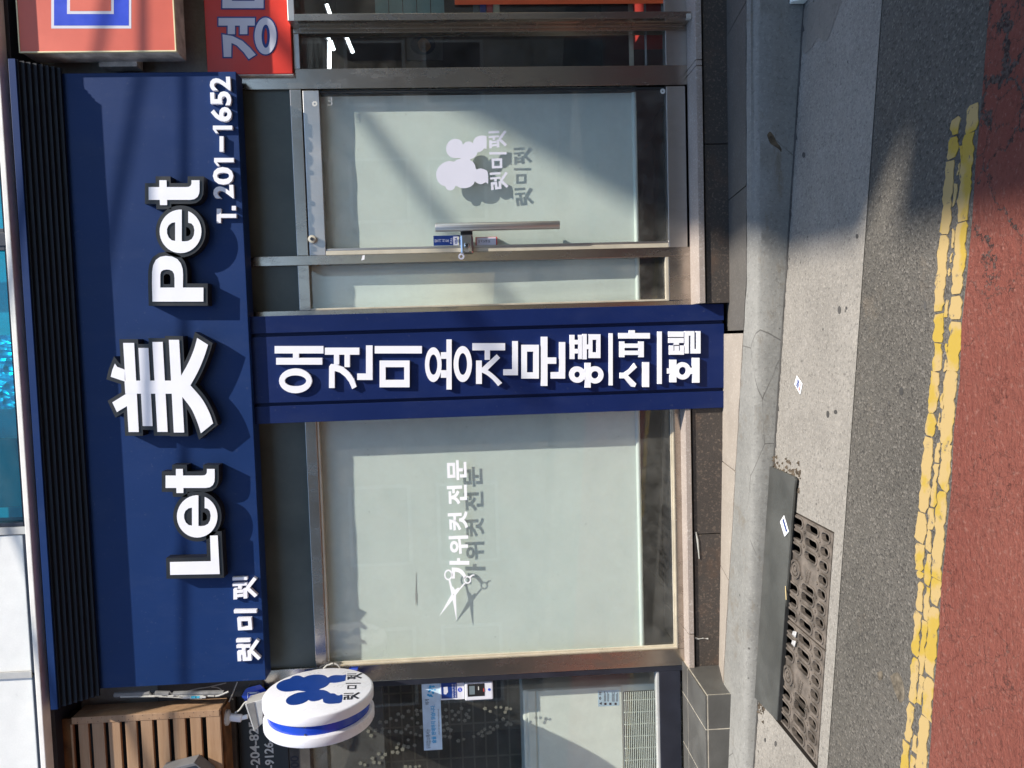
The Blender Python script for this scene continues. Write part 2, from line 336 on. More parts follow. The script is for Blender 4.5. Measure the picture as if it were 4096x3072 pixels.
# ------------------------------------------------------------------ mesh builder
class MB:
    def __init__(s): s.v = []; s.f = []
    def add(s, vs, fs):
        o = len(s.v); s.v += [tuple(map(float, p)) for p in vs]; s.f += [tuple(i+o for i in f) for f in fs]; return s
    def box(s, x0, x1, y0, y1, z0, z1):
        x0, x1 = sorted((x0, x1)); y0, y1 = sorted((y0, y1)); z0, z1 = sorted((z0, z1))
        return s.add([(x0, y0, z0), (x1, y0, z0), (x1, y1, z0), (x0, y1, z0), (x0, y0, z1), (x1, y0, z1), (x1, y1, z1), (x0, y1, z1)],
                     [(0, 3, 2, 1), (4, 5, 6, 7), (0, 1, 5, 4), (1, 2, 6, 5), (2, 3, 7, 6), (3, 0, 4, 7)])
    def hexa(s, a, b):                    # two quads a, b (same order) joined
        return s.add(list(a)+list(b), [(0, 1, 2, 3), (7, 6, 5, 4), (0, 4, 5, 1), (1, 5, 6, 2), (2, 6, 7, 3), (3, 7, 4, 0)])
    def quad(s, a, b, c, d): return s.add([a, b, c, d], [(0, 1, 2, 3)])
    def slab(s, loops, front, back):      # loops: [outer, holes...] of 2-tuples; front/back map (u, v) to a point
        base = len(s.v)
        flat = [p for l in loops for p in l]
        tris = tessellate_polygon([[Vector((p[0], p[1], 0)) for p in l] for l in loops])
        n = len(flat)
        vs = [front(*p) for p in flat]+[back(*p) for p in flat]
        fs = [tuple(t) for t in tris]+[tuple(i+n for i in reversed(t)) for t in tris]
        o = 0
        for l in loops:
            k = len(l)
            fs += [(o+i, o+(i+1) % k, o+(i+1) % k+n, o+i+n) for i in range(k)]
            o += k
        return s.add(vs, fs)
    def tube(s, path, r, n=8, caps=True):
        P = [Vector(p) for p in path]; rings = []
        up = Vector((0.013, .021, 1)).normalized()
        rr = r if isinstance(r, (list, tuple)) else [r]*len(P)
        for i, p in enumerate(P):
            d = (P[min(i+1, len(P)-1)]-P[max(i-1, 0)]).normalized()
            a = d.cross(up)
            if a.length < .05: a = d.cross(Vector((1, .1, 0)))
            a.normalize(); b = d.cross(a)
            rings.append([p+(a*math.cos(2*math.pi*k/n)+b*math.sin(2*math.pi*k/n))*rr[i] for k in range(n)])
        vs = [q for R in rings for q in R]; fs = []
        for i in range(len(P)-1):
            for k in range(n):
                fs.append((i*n+k, i*n+(k+1) % n, (i+1)*n+(k+1) % n, (i+1)*n+k))
        if caps: fs += [tuple(range(n-1, -1, -1)), tuple(range((len(P)-1)*n, len(P)*n))]
        return s.add(vs, fs)
    def build(s, name, mat, parent=None, bevel=0, smooth=False, seg=2):
        me = bpy.data.meshes.new(name)
        off = Vector(parent_world(parent)) if parent else Vector((0, 0, 0))
        org = Vector((0, 0, 0))
        if parent is None and s.v:
            a = np.array(s.v); org = Vector(((a[:, 0].min()+a[:, 0].max())/2, (a[:, 1].min()+a[:, 1].max())/2, a[:, 2].min())); off = org
        me.from_pydata([tuple(Vector(p)-off) for p in s.v], [], s.f)
        bm = bmesh.new(); bm.from_mesh(me)
        bmesh.ops.remove_doubles(bm, verts=bm.verts, dist=1e-6)
        bmesh.ops.recalc_face_normals(bm, faces=bm.faces)
        if bevel:
            es = [e for e in bm.edges if len(e.link_faces) == 2 and e.calc_face_angle(0) > .6]
            bmesh.ops.bevel(bm, geom=es, offset=bevel, segments=seg, affect='EDGES', profile=.6, clamp_overlap=True)
        if smooth:
            for f in bm.faces: f.smooth = True
            for e in bm.edges:
                if len(e.link_faces) == 2 and e.calc_face_angle(0) > .7: e.smooth = False
        bm.to_mesh(me); bm.free()
        me.materials.append(mat if not isinstance(mat, str) else MT[mat])
        o = bpy.data.objects.new(name, me); COL.objects.link(o); o.location = org
        if parent: o.parent = parent; o.location = (0, 0, 0)
        return o
def parent_world(p):
    loc = Vector(p.location)
    while p.parent: p = p.parent; loc += Vector(p.location)
    return loc
def thing(name, label, cat, loc, group=None):
    o = bpy.data.objects.new(name, None); COL.objects.link(o); o.location = loc; o.empty_display_size = .1
    return tag(o, label, cat, group)
def tag(o, label, cat, group=None):
    o['label'] = label; o['category'] = cat
    if group: o['group'] = group
    return o
def struct(o): o['kind'] = 'structure'; return o
def ellipse(cx, cy, rx, ry, n=32, a0=0):
    return [(cx+rx*math.cos(a0+2*math.pi*i/n), cy+ry*math.sin(a0+2*math.pi*i/n)) for i in range(n)]
# glyph strokes given in picture pixels on a plane
def facing(Y, f): return (lambda x, y: onY(x, y, Y))
class Glyph(MB):
    """letters cut from sheet: every stroke a hair deeper than the last so that crossing strokes never share a plane"""
    def __init__(s, pt, depthY, ox=0, oy=0, k=1.0, rev=False):
        super().__init__(); s.rev = rev; s.pt = pt; s.d = depthY; s.ox, s.oy, s.k = ox, oy, k; s.i = 0
    def loops(s, loops):
        L = [[(s.ox+a*s.k, s.oy+b*s.k) for a, b in l] for l in loops]
        e = s.i*.00025; s.i += 1
        off = np.array(s.d)*(1+e/max(1e-6, np.linalg.norm(s.d)))
        if s.rev:                             # traced at its front face, set back to the board
            u = np.array(s.d)/np.linalg.norm(s.d); dd = np.array(s.d)
            return s.slab(L, lambda x, y: s.pt(x, y)-u*e, lambda x, y: s.pt(x, y)+dd)
        return s.slab(L, lambda x, y: s.pt(x, y)+off, lambda x, y: s.pt(x, y))
    def R(s, x0, x1, y0, y1, sk=0):
        return s.loops([[(x0, y0), (x1, y0), (x1, y1), (x0, y1)]])
    def P(s, *p): return s.loops([list(p)])
    def O(s, cx, cy, rx, ry, ix, iy, n=28): return s.loops([ellipse(cx, cy, rx, ry, n), ellipse(cx, cy, ix, iy, n)])
    def F(s, o, i):
        return s.loops([[(o[0], o[2]), (o[1], o[2]), (o[1], o[3]), (o[0], o[3])], [(i[0], i[2]), (i[1], i[2]), (i[1], i[3]), (i[0], i[3])]])
    def S(s, a, b, wd):                   # straight stroke
        a, b = Vector(a), Vector(b); d = (b-a).normalized(); n = Vector((-d.y, d.x))*wd/2
        return s.P(tuple(a+n), tuple(b+n), tuple(b-n), tuple(a-n))
def quadmap(TL, TR, BR, BL):
    TL, TR, BR, BL = map(np.array, (TL, TR, BR, BL))
    return lambda u, v: (TL*(1-u)*(1-v)+TR*u*(1-v)+BR*u*v+BL*(1-u)*v)
def syllable(kind, corners, unproj, depth, t=.13, rev=False):
    qm = quadmap(*[np.array(c, float) for c in corners])
    g = Glyph(lambda u, v: unproj(*qm(u, v)), depth, rev=rev)
    h = t/2
    if kind in ('ret', 'pet'):
        g.R(.60, .60+t*.8, 0, .60); g.R(.86, .86+t*.9, 0, .62); g.R(.47, .60, .23, .23+t)
        if kind == 'ret':
            g.R(0, .44, .02, .02+t); g.R(.44-t, .44, .02+t, .24); g.R(0, .44, .24, .24+t); g.R(0, t, .24+t, .47); g.R(0, .46, .47, .47+t)
        else:
            g.R(0, .47, .03, .03+t); g.R(0, .47, .45, .45+t); g.R(.09, .09+t*.85, .03+t, .45); g.R(.28, .28+t*.85, .03+t, .45)
        g.S((.50, .60), (.06, .97), t*1.05); g.S((.48, .62), (.94, .97), t*1.05)
    elif kind == 'mi':
        g.F((0, .60, .12, .74), (t, .60-t, .12+t, .74-t)); g.R(.84, .84+t, 0, 1)
    return g
def text_mesh(body, X0, X1, Z0, Z1, Y, depth, mat, parent, name='lettering', bold=.0, keep=False, rotate=False):
    cu = bpy.data.curves.new('t', 'FONT'); cu.body = body; cu.offset = bold; cu.resolution_u = 3
    o = bpy.data.objects.new('t', cu); COL.objects.link(o)
    dg = bpy.context.evaluated_depsgraph_get()
    me = bpy.data.meshes.new_from_object(o.evaluated_get(dg))
    COL.objects.unlink(o); bpy.data.objects.remove(o)
    a = np.array([v.co[:] for v in me.vertices]); fs = [tuple(p.vertices) for p in me.polygons]
    bpy.data.meshes.remove(me)
    lo, hi = a.min(0), a.max(0)
    U = (a[:, 0]-lo[0])/max(1e-6, hi[0]-lo[0]); V = (a[:, 1]-lo[1])/max(1e-6, hi[1]-lo[1])
    n = len(a)
    m = MB()
    fr = [(X0+(X1-X0)*u, Y-depth, Z0+(Z1-Z0)*v) for u, v in zip(U, V)]
    bk = [(p[0], Y, p[2]) for p in fr]
    ec = {}
    for f in fs:
        for i in range(len(f)):
            e = (f[i], f[(i+1) % len(f)]); ec[tuple(sorted(e))] = ec.get(tuple(sorted(e)), [])+[e]
    side = [(e[0][0], e[0][1], e[0][1]+n, e[0][0]+n) for e in ec.values() if len(e) == 1]
    m.add(fr+bk, fs+side)
    return m.build(name, mat, parent)
def tpx(body, xt, xb, yl, yr, Y, depth, mat, parent, name='lettering', bold=0.0):
    xm, ym = (xt+xb)/2, (yl+yr)/2
    return text_mesh(body, wx(xm, yl, Y), wx(xm, yr, Y), wz(xb, ym, Y), wz(xt, ym, Y), Y, depth, mat, parent, name, bold)
def arcpts(*p, n=8):                      # smooth curve through points
    P = [Vector(q) for q in p]; out = []
    for i in range(len(P)-1):
        p0 = P[max(0, i-1)]; p1 = P[i]; p2 = P[i+1]; p3 = P[min(len(P)-1, i+2)]
        for k in range(n):
            t = k/n
            out.append(tuple(.5*((2*p1)+(p2-p0)*t+(2*p0-5*p1+4*p2-p3)*t*t+(3*p1-p0-3*p2+p3)*t**3)))
    return out+[tuple(P[-1])]
def offset_poly(p, d):
    n = len(p); A = sum(p[i][0]*p[(i+1) % n][1]-p[(i+1) % n][0]*p[i][1] for i in range(n))
    sg = 1 if A > 0 else -1; out = []
    for i in range(n):
        a, b, c = Vector(p[i-1]), Vector(p[i]), Vector(p[(i+1) % n])
        d1 = (b-a).normalized(); d2 = (c-b).normalized()
        n1 = Vector((d1.y, -d1.x))*sg; n2 = Vector((d2.y, -d2.x))*sg
        m = n1+n2; L = m.length
        if L < .2: m = n1; k = d
        else: m.normalize(); k = min(d/max(.35, m.dot(n1)), d*1.9)
        out.append(tuple(b+m*k))
    return out

# ================================================================== GROUND
def sheet(name, x0, x1, y0, y1, dz, mat, nx=1, ny=1, kind=True, rough_edge=0, seed=1):
    rnd = random.Random(seed); m = MB(); vs = []; fs = []
    for i in range(nx+1):
        for j in range(ny+1):
            X = x0+(x1-x0)*i/nx; Y = y0+(y1-y0)*j/ny
            if rough_edge and j in (0, ny): Y += rnd.uniform(-rough_edge, rough_edge)
            vs.append((X, Y, gz(X, dz)))
    for i in range(nx):
        for j in range(ny):
            a = i*(ny+1)+j; fs.append((a, a+ny+1, a+ny+2, a+1))
    m.add(vs, fs); o = m.build(name, mat)
    return struct(o) if kind else o
sheet('ground', -60, 60, -60, 40, -.42, 'asphalt')
sheet('road', -40, 40, -8.2, -1.338, 0, 'asphalt', 300, 1, True, .004, 3)
sheet('red_lane', -40, 40, -5.1, -1.966, .004, 'red_coat', 500, 1, True, .006, 5)
# gutter concrete with a pit left open under the drain grates
PX0, PX1, PY0, PY1 = -1.775, -.800, -1.268, -.634
gm = MB()
def gq(m, x0, x1, y0, y1, dz=.003, dzb=None):
    n = max(1, int(abs(x1-x0)/.5))
    P = lambda X, Y: (X, Y, gz(X, dz))
    for i in range(n):
        a = x0+(x1-x0)*i/n; b = x0+(x1-x0)*(i+1)/n
        m.quad(P(a, y0), P(b, y0), P(b, y1), P(a, y1))
gq(gm, -40, PX0, -1.345, -.60); gq(gm, PX1, 40, -1.345, -.60)
gq(gm, PX0, PX1, -1.345, PY0)
gq(gm, PX0, PX1, PY1, -.60)
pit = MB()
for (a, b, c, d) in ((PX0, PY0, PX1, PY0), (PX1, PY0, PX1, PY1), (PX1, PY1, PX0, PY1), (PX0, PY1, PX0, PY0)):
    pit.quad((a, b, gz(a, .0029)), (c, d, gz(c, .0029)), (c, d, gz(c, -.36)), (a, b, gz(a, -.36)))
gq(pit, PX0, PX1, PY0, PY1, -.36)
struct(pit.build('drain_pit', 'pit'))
struct(gm.build('gutter', 'gutter'))
lit = MB(); rl = random.Random(4)                        # wet leaves lying in the pit
for k in range(90):
    X = rl.uniform(PX0+.05, PX1-.05); Y = rl.uniform(PY0+.04, PY1-.04); a = rl.uniform(0, 6.3); L = rl.uniform(.02, .06); z = gz(X, -.34+rl.uniform(0, .12))
    c, s = math.cos(a)*L, math.sin(a)*L
    lit.add([(X-c, Y-s, z), (X+s*.5, Y-c*.5, z+rl.uniform(-.01, .02)), (X+c, Y+s, z), (X-s*.5, Y+c*.5, z+rl.uniform(-.01, .02))], [(0, 1, 2, 3)])
o = lit.build('leaf_litter', 'leaf_dry'); o['kind'] = 'stuff'
# kerb: X, top z, front y, back y, back z
KB = [(-6, .375, -.625, -.27, .375), (-4, .275, -.625, -.29, .275), (-1.68, .163, -.622, -.315, .160), (-.62, .113, -.620, -.405, .116), (.27, .084, -.620, -.535, .100), (1.42, .077, -.620, -.560, .098), (2.6, .060, -.620, -.565, .085), (7, .03, -.62, -.57, .06)]
def kbi(X):
    for a, b in zip(KB, KB[1:]):
        if X <= b[0]: break
    t = (X-a[0])/(b[0]-a[0]); return [a[i]+(b[i]-a[i])*t for i in range(5)]
xs = list(np.arange(-6, 7.01, .05)); km = MB(); ring = []; rk = random.Random(9)
for X in xs:
    _, zt, yf, yb, zb = kbi(float(X)); j = lambda a: rk.uniform(-a, a)
    ring.append([(X, yf-.010, gz(X, -.02)), (X, yf-.006+j(.002), gz(X)+(zt-gz(X))*.5), (X, yf+j(.003), zt-.020+j(.002)), (X, yf+.012+j(.002), zt-.005+j(.0015)),
                 (X, yf+.03, zt+j(.0015)), (X, (yf+yb)/2, (zt+zb)/2+.001), (X, yb+j(.004), zb), (X, yb+.03, zb-.06)])
vs = [p for r in ring for p in r]; nr = 8
fs = [(i*nr+k, (i+1)*nr+k, (i+1)*nr+k+1, i*nr+k+1) for i in range(len(ring)-1) for k in range(nr-1)]
km.add(vs, fs); struct(km.build('kerb', 'kerb', None, 0, True))
def flatpatch(px, name, mat, par, fn, n=3, lift=.002):
    L = arcpts(*px, px[0], n=n)[:-1]
    m = MB(); m.slab([L], lambda x, y: fn(x, y, lift), lambda x, y: fn(x, y, -.002)); return m.build(name, mat, par)
gut = bpy.data.objects['gutter']; kb_ = bpy.data.objects['kerb']; rd0 = bpy.data.objects['road']
flatpatch([(3192, 66), (3225, 25), (3290, -20), (3365, -20), (3335, 90), (3305, 165), (3272, 150), (3250, 185), (3215, 215), (3203, 150)], 'cement_patch', 'patch', gut, lambda x, y, l: onG(x, y, .003+l), 3, .0015)
flatpatch([(3068, 540), (3080, 526), (3096, 545), (3108, 570), (3122, 584), (3150, 598), (3172, 626), (3140, 630), (3118, 600), (3098, 585), (3080, 572)], 'rust_stain', 'stain', kb_, lambda x, y, l: onY(x, y, -.6245-l*.6), 3)
for cx, cy, a, b_ in ((3357, 1240, 7, 17), (3311, 1657, 6, 15), (3342, 1648, 7, 9), (3428, 945, 6, 10), (3385, 1232, 4, 7), (3060, 2960, 4, 9), (3102, 2975, 5, 12), (3215, 620, 7, 12)):
    flatpatch(ellipse(cx, cy, a, b_, 9), 'gum_spot', 'wall_dark', gut, lambda x, y, l: onG(x, y, .003+l), 1, .001)
for cx, cy, a, b_ in ((3700, 1222, 6, 20), (3605, 1566, 9, 17), (3556, 1610, 4, 8)):
    flatpatch(ellipse(cx, cy, a, b_, 9), 'gum_spot', 'wall_dark', rd0, lambda x, y, l: onG(x, y, l), 1, .001)
for px in ([(3560, 2705), (3590, 2690), (3612, 2730), (3618, 2790), (3600, 2812), (3580, 2770)], [(3508, 2690), (3528, 2685), (3530, 2715), (3515, 2720)]):
    flatpatch(px, 'sand_stain', 'sand', rd0, lambda x, y, l: onG(x, y, l), 3, .0008)
jm = MB(); rj = random.Random(31); X = -3.0
while X < 3.2:
    w_ = rj.uniform(.004, .013); 
    if rj.random() < .12: w_ += rj.uniform(.004, .02)
    jm.quad((X, -.634-w_, gz(X, .0055)), (X+.035, -.634-rj.uniform(.004, .013), gz(X+.035, .0055)), (X+.035, -.622, gz(X+.035, .0075)), (X, -.622, gz(X, .0075))); X += .035
struct(jm.build('kerb_joint', 'wall_dark'))
# the narrow pavement between kerb and shop wall: separate slabs
pv = bpy.data.objects.new('pavement', None); COL.objects.link(pv); pv.location = (0, -.3, .1); struct(pv)
def slabq(xa, xb, wl, mat, jag=0, za=None):
    m = MB(); n = max(1, int((xb-xa)/.07)); r = random.Random(int(xa*100)); top = []
    for i in range(n+1):
        X = xa+(xb-xa)*i/n; _, zt, yf, yb, zb = kbi(X); top.append(((X, wl[0], wl[1]+(za(X) if za else 0)), (X, yb+.012+r.uniform(-jag, jag), zb-.001)))
    for (a, b), (c, d) in zip(top, top[1:]):
        m.hexa([b, d, c, a], [(q[0], q[1], q[2]-.06) for q in (b, d, c, a)])
    return m.build('paving_slab', mat, pv)
zr = lambda X: 0.0
slabq(.012, .70, (.02, .030), 'slab_dark', .004)
slabq(.706, 1.55, (.02, .030), 'slab_dark', .003)
slabq(1.556, 2.5, (.02, .028), 'slab_dark', .003)
slabq(2.506, 3.6, (.02, .026), 'slab_dark', .003)
slabq(-.70, -.004, (.02, .062), 'slab_beige', .004, lambda X: -(X+.0)*.012)
slabq(-1.28, -.706, (.02, .072), 'slab_beige', .004, lambda X: -(X+.7)*.02)
slabq(-1.90, -1.286, (.02, .084), 'slab_beige', .004, lambda X: -(X+1.28)*.02)

# ---------------- yellow line: flakes of cracked paint in strands
def flake(m, x0, x1, y0, y1, r, dz=.0028):
    n = max(6, int((x1-x0)/.011)); cx = (x1-x0); k = min(.030, cx*.36); pts = []
    c = [r.uniform(.02, .22) for _ in range(4)]; j = lambda: r.uniform(-.0036, .0036); W = y1-y0
    def edge(i, lo, ca, cb):
        t = i/n*cx; d = 0
        if t < k: d = ca*W*(1-math.sqrt(max(0, 1-(1-t/k)**2)))
        elif t > cx-k: d = cb*W*(1-math.sqrt(max(0, 1-(1-(cx-t)/k)**2)))
        return d
    for i in range(n+1): pts.append((x0+cx*i/n+j(), y0+edge(i, 1, c[0], c[1])+j()))
    for i in range(n, -1, -1): pts.append((x0+cx*i/n+j(), y1-edge(i, 0, c[3], c[2])+j()))
    ph = r.uniform(0, 6); pts = [(a, b_+.0032*math.sin(a*61+ph+b_*90)+.002*math.sin(a*143+ph)) for a, b_ in pts]
    m.slab([pts], lambda x, y: (x, y, gz(x, dz)), lambda x, y: (x, y, gz(x, .0005)))
ym = MB(); ry = random.Random(21)
def strand(xa, xb, yf, wf, lo, hi, gap, skip=0.0):
    X = xa
    while X < xb:
        L = ry.uniform(lo, hi); e = min(X+L, xb)
        if ry.random() > skip and e-X > .02:
            y = yf(X); wd = wf(X)*ry.uniform(.86, 1.08); flake(ym, X, e, y-wd/2, y+wd/2, ry)
        X = e+ry.uniform(.3, 1)*gap
wob = lambda X: .006*math.sin(X*7.1)+.004*math.sin(X*17+1)
slant = lambda X: wob(X)
strand(-.78, .645, lambda X: -1.8415+slant(X), lambda X: .050+.005*math.sin(X*9), .05, .26, .006)
strand(-6, -.78, lambda X: -1.850+slant(X), lambda X: .034, .05, .20, .018, .06)
strand(-.36, .66, lambda X: -1.924+slant(X)*.6, lambda X: .060, .06, .30, .006)
strand(-6, -.36, lambda X: -1.931+slant(X)*.5, lambda X: .050, .07, .36, .007)
strand(-.36, .55, lambda X: -1.884+slant(X)*1.5, lambda X: .013+.005*math.sin(X*23), .015, .07, .03, .40)
strand(-1.1, -.34, lambda X: -1.888+slant(X), lambda X: .026, .05, .18, .008)
strand(-6, -1.1, lambda X: -1.889+slant(X), lambda X: .026, .04, .13, .03, .18)
struct(ym.build('yellow_line', 'yellow'))

# ---------------- drain grates, cover plate, litter
def stadium(cx, cy, hx, hy, n=5):
    r = min(hx, hy); P = []
    if hy >= hx:
        for i in range(n+1): a = math.pi*i/n; P.append((cx+r*math.cos(a), cy+hy-r+r*math.sin(a)))
        for i in range(n+1): a = math.pi+math.pi*i/n; P.append((cx+r*math.cos(a), cy-hy+r+r*math.sin(a)))
    else:
        for i in range(n+1): a = -math.pi/2+math.pi*i/n; P.append((cx+hx-r+r*math.cos(a), cy+r*math.sin(a)))
        for i in range(n+1): a = math.pi/2+math.pi*i/n; P.append((cx-hx+r+r*math.cos(a), cy+r*math.sin(a)))
    return P
GW = .470
def make_grate():
    t = thing('drain_grate', 'x', 'drain grate', (0, 0, 0))
    f = MB(); rims = MB(); knobs = MB(); emb = MB()
    top = lambda x, y: (x, y, .004); bot = lambda x, y: (x, y, -.010)
    outer = [(0, -1.262), (GW, -1.262), (GW, -.640), (0, -.640)]
    loops = [outer]; n = 8; st = GW/n; sl = []
    for i in range(n):
        cx = st*(i+.5)
        sl.append((cx, -1.207, .0155, .034))
        if i not in (3, 4): sl.append((cx, -1.085, .016, .055)); sl.append((cx, -.915, .016, .075))
        sl.append((cx, -.735, .016, .065))
    sl.append((st*3.15, -1.085, .014, .055)); sl.append((st*4.95, -1.085, .014, .055)) if False else None
    for q in sl:
        if q is None: continue
        loops.append(stadium(q[0], q[1], q[2]*1.06, q[3]))
    f.slab(loops, top, bot)
    for q in sl:
        if q is None: continue
        a = stadium(q[0], q[1], q[2]+.0085, q[3]+.0085); b = stadium(q[0], q[1], q[2]+.0005, q[3]+.0005)
        rims.slab([a, b], lambda x, y: (x, y, .0085), lambda x, y: (x, y, .0035))
        knobs.slab([ellipse(q[0]+st/2, q[1]+q[3]+.018, .007, .009, 8)], lambda x, y: (x, y, .009), lambda x, y: (x, y, .0035)) if q[0]+st/2 < GW-.01 else None
    cx = GW/2
    emb.slab([ellipse(cx, -.955, .043, .05, 20), ellipse(cx, -.955, .032, .038, 20)], lambda x, y: (x, y, .012), lambda x, y: (x, y, .0035))
    emb.slab([ellipse(cx, -.955, .026, .031, 20), ellipse(cx, -.955, .016, .02, 20)], lambda x, y: (x, y, .0105), lambda x, y: (x, y, .0035))
    emb.slab([ellipse(cx, -.955, .010, .012, 12)], lambda x, y: (x, y, .0105), lambda x, y: (x, y, .0035))
    for j in range(6):
        for k in range(2):
            a = cx-.03+j*.0105; b = -1.045-k*.022-.003*j
            emb.box(a, a+.007, b-.012, b, .0035, .0075)
    f.build('frame', 'cast_iron', t); rims.build('slot_rims', 'cast_iron', t, 0, False); knobs.build('studs', 'cast_iron', t)['kind'] = 'stuff'; emb.build('emblem', 'cast_iron', t)
    return t
def copy_tree(o, parent=None):
    c = o.copy(); COL.objects.link(c)
    if parent: c.parent = parent
    for ch in [q for q in bpy.data.objects if q.parent == o]: copy_tree(ch, c)
    return c
g1 = make_grate(); g2 = copy_tree(g1)
for g, X, lab in ((g1, -.806-GW, 'rusty cast iron drain grate at the cover plate end where the card lies'), (g2, -.812-2*GW, 'rusty cast iron drain grate at the cover plate end nearer the tiled step')):
    g.location = (X, 0, gz(X)); g.rotation_euler = (0, math.atan(GS), 0); g['label'] = lab; g['group'] = 'drain grates in the gutter'
pm = MB()
pts = [(-.640, -.640), (-.640, -.905), (-.652, -.93), (-.70, -.922), (-1.745, -.905), (-1.765, -.640)]
pm.slab([pts], lambda x, y: (x, y, gz(x, .026)), lambda x, y: (x, y, gz(x, .014)))
o = pm.build('drain_cover_plate', 'plate', None, .003); tag(o, 'long black flat plate laid over the gutter drain against the kerb', 'cover plate')
lip = MB(); lip.box(-1.74, -.66, -.913, -.906, 0, .022)
lip = MB()
for i in range(22):
    a = -1.742+i*.0496; b = a+.0496
    lip.hexa([(a, -.9135, gz(a, .006)), (b, -.9135, gz(b, .006)), (b, -.9065, gz(b, .006)), (a, -.9065, gz(a, .006))], [(a, -.9135, gz(a, .0235)), (b, -.9135, gz(b, .0235)), (b, -.9065, gz(b, .0235)), (a, -.9065, gz(a, .0235))])
lip.build('rubber_edge', 'rubber', o)
# dirt heaped at the plate's right end
dm = MB(); rd = random.Random(12)
for k in range(110):
    X = rd.gauss(-.655, .035); Y = rd.uniform(-.95, -.63)+rd.gauss(0, .01); s = rd.uniform(.004, .012); z = gz(X, .004)
    dm.add([(X-s, Y-s*.6, z), (X+s, Y-s*.5, z), (X, Y+s, z), (X+rd.uniform(-s, s)*.3, Y, z+s*1.1)], [(0, 1, 2), (0, 1, 3), (1, 2, 3), (2, 0, 3)])
for k in range(60):
    X = rd.gauss(-1.78, .025); Y = rd.uniform(-.72, -.64); s = rd.uniform(.003, .009); z = gz(X, .004)
    dm.add([(X-s, Y-s*.6, z), (X+s, Y-s*.5, z), (X, Y+s, z), (X+rd.uniform(-s, s)*.3, Y, z+s*1.1)], [(0, 1, 2), (0, 1, 3), (1, 2, 3), (2, 0, 3)])
o = dm.build('gutter_debris', 'leaf_dry'); o['kind'] = 'stuff'
def card(px, dz, label, lines):
    t = thing('paper_card', label, 'card', tuple(np.mean([onG(*q, dz) for q in px], axis=0)), 'dropped cards on the gutter')
    P = [onG(*q, dz) for q in px]; up = np.array([0, 0, .0018])
    MB().hexa([p for p in P], [p+up for p in P]).build('sheet', 'card', t)
    qm = lambda u, v: (P[0]*(1-u)*(1-v)+P[1]*u*(1-v)+P[2]*u*v+P[3]*(1-u)*v)+up*1.35
    for (u0, u1, v0, v1, mt) in lines:
        m = MB(); n = 7; r = random.Random(int(u0*99))
        for i in range(n):
            a = v0+(v1-v0)*i/n; b = a+(v1-v0)/n*r.uniform(.55, .85)
            m.quad(qm(u0, a), qm(u1, a), qm(u1, b), qm(u0, b))
        m.build('print', mt, t)
    return t
card([(3188, 1502), (3210.6, 1535), (3201.7, 1578), (3179, 1537)], .005, 'small white card lying on the bare gutter concrete', [(.25, .62, .12, .9, 'decal_navy'), (.72, .86, .1, .9, 'red_ink')])
card([(3137, 2061), (3156, 2127), (3139.7, 2146.6), (3121.4, 2087)], .028, 'small white card lying on the black drain cover plate', [(.1, .9, .18, .5, 'decal_navy'), (.1, .8, .7, .82, 'red_ink')])
a = onG(3142, 2344, .029); b = onG(3145, 2399, .029)
tag(MB().tube([a, b], .0022, 6).build('matchstick', 'wood_light'), 'thin pale wooden stick on the black cover plate', 'stick')
for k, (q, lab) in enumerate((((3182, 2535), 'torn white paper scrap stuck in the drain slots, upper of two'), ((3179, 2572), 'torn white paper scrap stuck in the drain slots, lower of two'))):
    P = onG(*q, .012); m = MB()
    m.add([P+np.array(v) for v in ((-.013, -.007, .004), (.012, -.010, 0), (.010, .008, .008), (-.007, .012, .010), (-.018, .006, .002))], [(0, 1, 2, 3, 4)])
    m.add([P+np.array(v) for v in ((-.013, -.007, .0025), (.012, -.010, -.0015), (.010, .008, .0065), (-.007, .012, .0085), (-.018, .006, .0005))], [(4, 3, 2, 1, 0)])
    tag(m.build('paper_scrap', 'scrap'), lab, 'paper scrap', 'paper scraps in the drain')
rb = MB(); XR = 1.505                                      # kerb ramp at the right end
rb.hexa([(XR, -.636, gz(XR, .004)), (XR, -.70, gz(XR, .004)), (XR+1, -.70, gz(XR+1, .004)), (XR+1, -.636, gz(XR+1, .004))],
        [(XR, -.636, gz(XR, .075)), (XR, -.665, gz(XR, .075)), (XR+1, -.665, gz(XR+1, .075)), (XR+1, -.636, gz(XR+1, .075))])
tag(rb.build('kerb_ramp', 'cream_plastic', None, .006), 'pale cream kerb ramp block standing in the gutter by the kerb', 'kerb ramp')

# ================================================================== BUILDING
bd = thing('shop_building', 'grey building with white upper cladding and blue tinted windows above the shops', 'building', (0, .3, 0))
ZR = wz(2763, 1150, 0); ZL = wz(2729, 2100, 0)
XPL, XPR = wx(2000, 1662, -.104), wx(2000, 1239, -.104)     # pillar sign edges
XSL = -1.885                                              # left end of this shop
m = MB()                                                  # rooms: floors, backs, sides, ceilings
m.box(-7, 5.5, .45, 8, -.3, .10)
m.box(-7, 5.5, 7.6, 7.8, -.3, 6)
m.box(-7, 5.5, .10, 8, 2.62, 2.8)
m.box(-7.2, -7, -.02, 8, -.3, 6); m.box(5.5, 5.7, -.02, 8, -.3, 6)
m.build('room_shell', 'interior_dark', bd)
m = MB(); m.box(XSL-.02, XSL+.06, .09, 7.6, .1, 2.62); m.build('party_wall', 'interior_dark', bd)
m = MB(); m.box(1.40, 1.46, .09, 7.6, .1, 2.62); m.build('party_wall', 'interior', bd)
m = MB(); m.box(-7, 5.5, .05, .25, 2.30, 7.5); m.build('upper_wall', 'wall_grey', bd)
